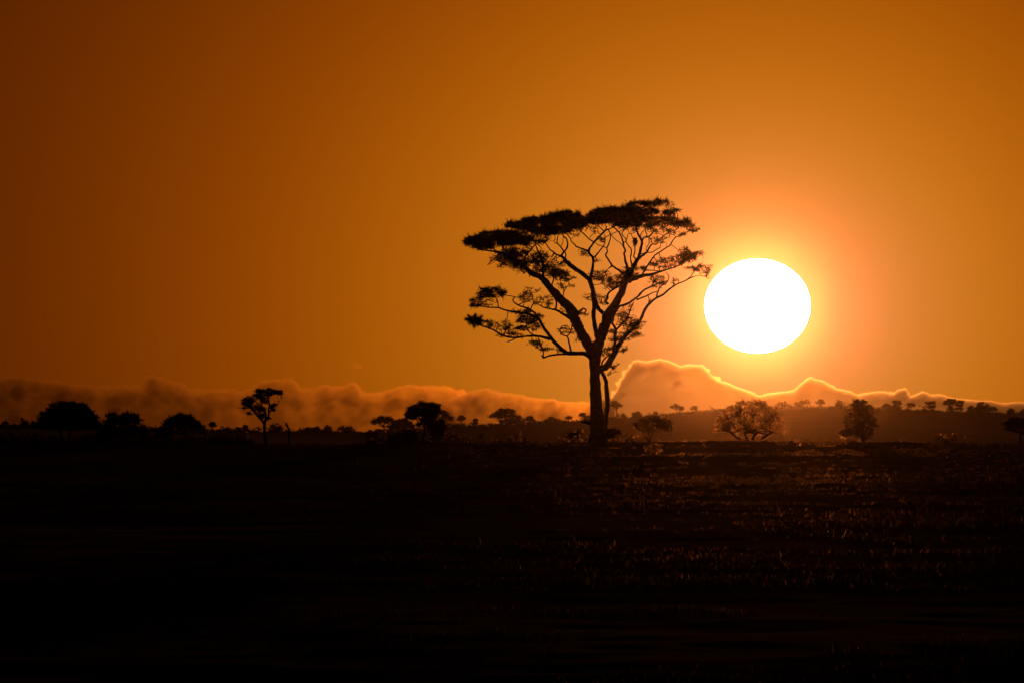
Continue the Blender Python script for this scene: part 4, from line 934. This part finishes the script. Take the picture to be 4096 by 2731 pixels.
def grass():
    rng = np.random.default_rng(15)
    # tufts spread evenly over the picture rows, so the same care reaches near and far
    yy = np.linspace(100, 660, 3000); pr = -(ground_z(np.zeros_like(yy), yy) - ZC) / yy
    NT = 42000
    dens = (1 / yy) ** 1.35; cdf = np.cumsum(dens); cdf /= cdf[-1]
    y = np.interp(rng.uniform(0, 1, NT), cdf, yy)
    u = rng.uniform(-0.066, 0.066, NT); x = u * y
    pw = Waves(31, 40, 1.2, 10, 1.0, 0.5); pl_ = Waves(32, 30, 6, 40, 1.0, 0.4); patch = pw(x, y) + 1.3 * pl_(x, y) + rng.normal(size=NT) * 0.10
    keep = patch > 0.0; x, y, patch = x[keep], y[keep], patch[keep]; NT = len(x)
    per = 11
    tall = np.where(rng.uniform(size=NT) < 0.05, 1.9, 1.0) * (0.75 + 0.9 * np.clip(patch, 0, 0.6)) * np.where(y > 520, 1.25, 1.0)
    X = np.repeat(x, per) + rng.normal(size=NT * per) * 0.09; Y = np.repeat(y, per) + rng.normal(size=NT * per) * 0.16
    m = len(X); Z = ground_z(X, Y) - 0.01
    h = np.repeat(tall, per) * rng.uniform(0.03, 0.13, m)
    an = rng.uniform(0, 2 * math.pi, m); ln = rng.uniform(0.05, 0.7, m) ** 1.2 * h
    wd = (0.0022 + Y * 1.5e-5) * rng.uniform(0.6, 1.3, m)
    # blades turn a broad or a narrow side to the light
    fa = rng.normal(size=m) * 0.45; sx, sy = np.cos(fa) * wd, np.sin(fa) * wd
    v = np.empty((m, 5, 3))
    dx, dy = np.cos(an) * ln, np.sin(an) * ln
    for k, (t, w) in enumerate(((0, 1), (0, -1), (0.55, 0.8), (0.55, -0.8), (1, 0))):
        v[:, k, 0] = X + dx * t ** 1.8 + sx * w; v[:, k, 1] = Y + dy * t ** 1.8 + sy * w; v[:, k, 2] = Z + h * (t - 0.12 * t * t)
    i = np.arange(m)[:, None] * 5
    f = np.concatenate([i + np.array([[0, 1, 3]]), i + np.array([[0, 3, 2]]), i + np.array([[2, 3, 4]])])
    o = mesh_obj('grass', v.reshape(-1, 3), f, M_GRASS)
    tag(o, 'short dry grass covering the dark foreground', 'grass', kind='stuff')
grass()

# ------------------------------------------------------------------ haze: even, pale, strongly forward scattering
def haze():
    x, y0, y1, z0, z1 = 2000.0, -220.0, 3850.0, -14.0, 150.0
    v = [(a, b, c) for c in (z0, z1) for b in (y0, y1) for a in (-x, x)]
    f = [(0, 2, 3, 1), (4, 5, 7, 6), (0, 1, 5, 4), (2, 6, 7, 3), (0, 4, 6, 2), (1, 3, 7, 5)]
    m, N, L = new_mat('haze_air')
    out = N.new('ShaderNodeOutputMaterial'); p = N.new('ShaderNodeVolumePrincipled')
    p.inputs['Color'].default_value = (0.5, 0.48, 0.44, 1); p.inputs['Density'].default_value = HAZE_DENSITY; p.inputs['Anisotropy'].default_value = HAZE_G
    L.new(p.outputs[0], out.inputs['Volume']); m.cycles.homogeneous_volume = True
    o = mesh_obj('haze', np.array(v, float), np.array(f), m)
    tag(o, 'thin golden haze filling the air over the plain', 'haze', kind='stuff')
haze()
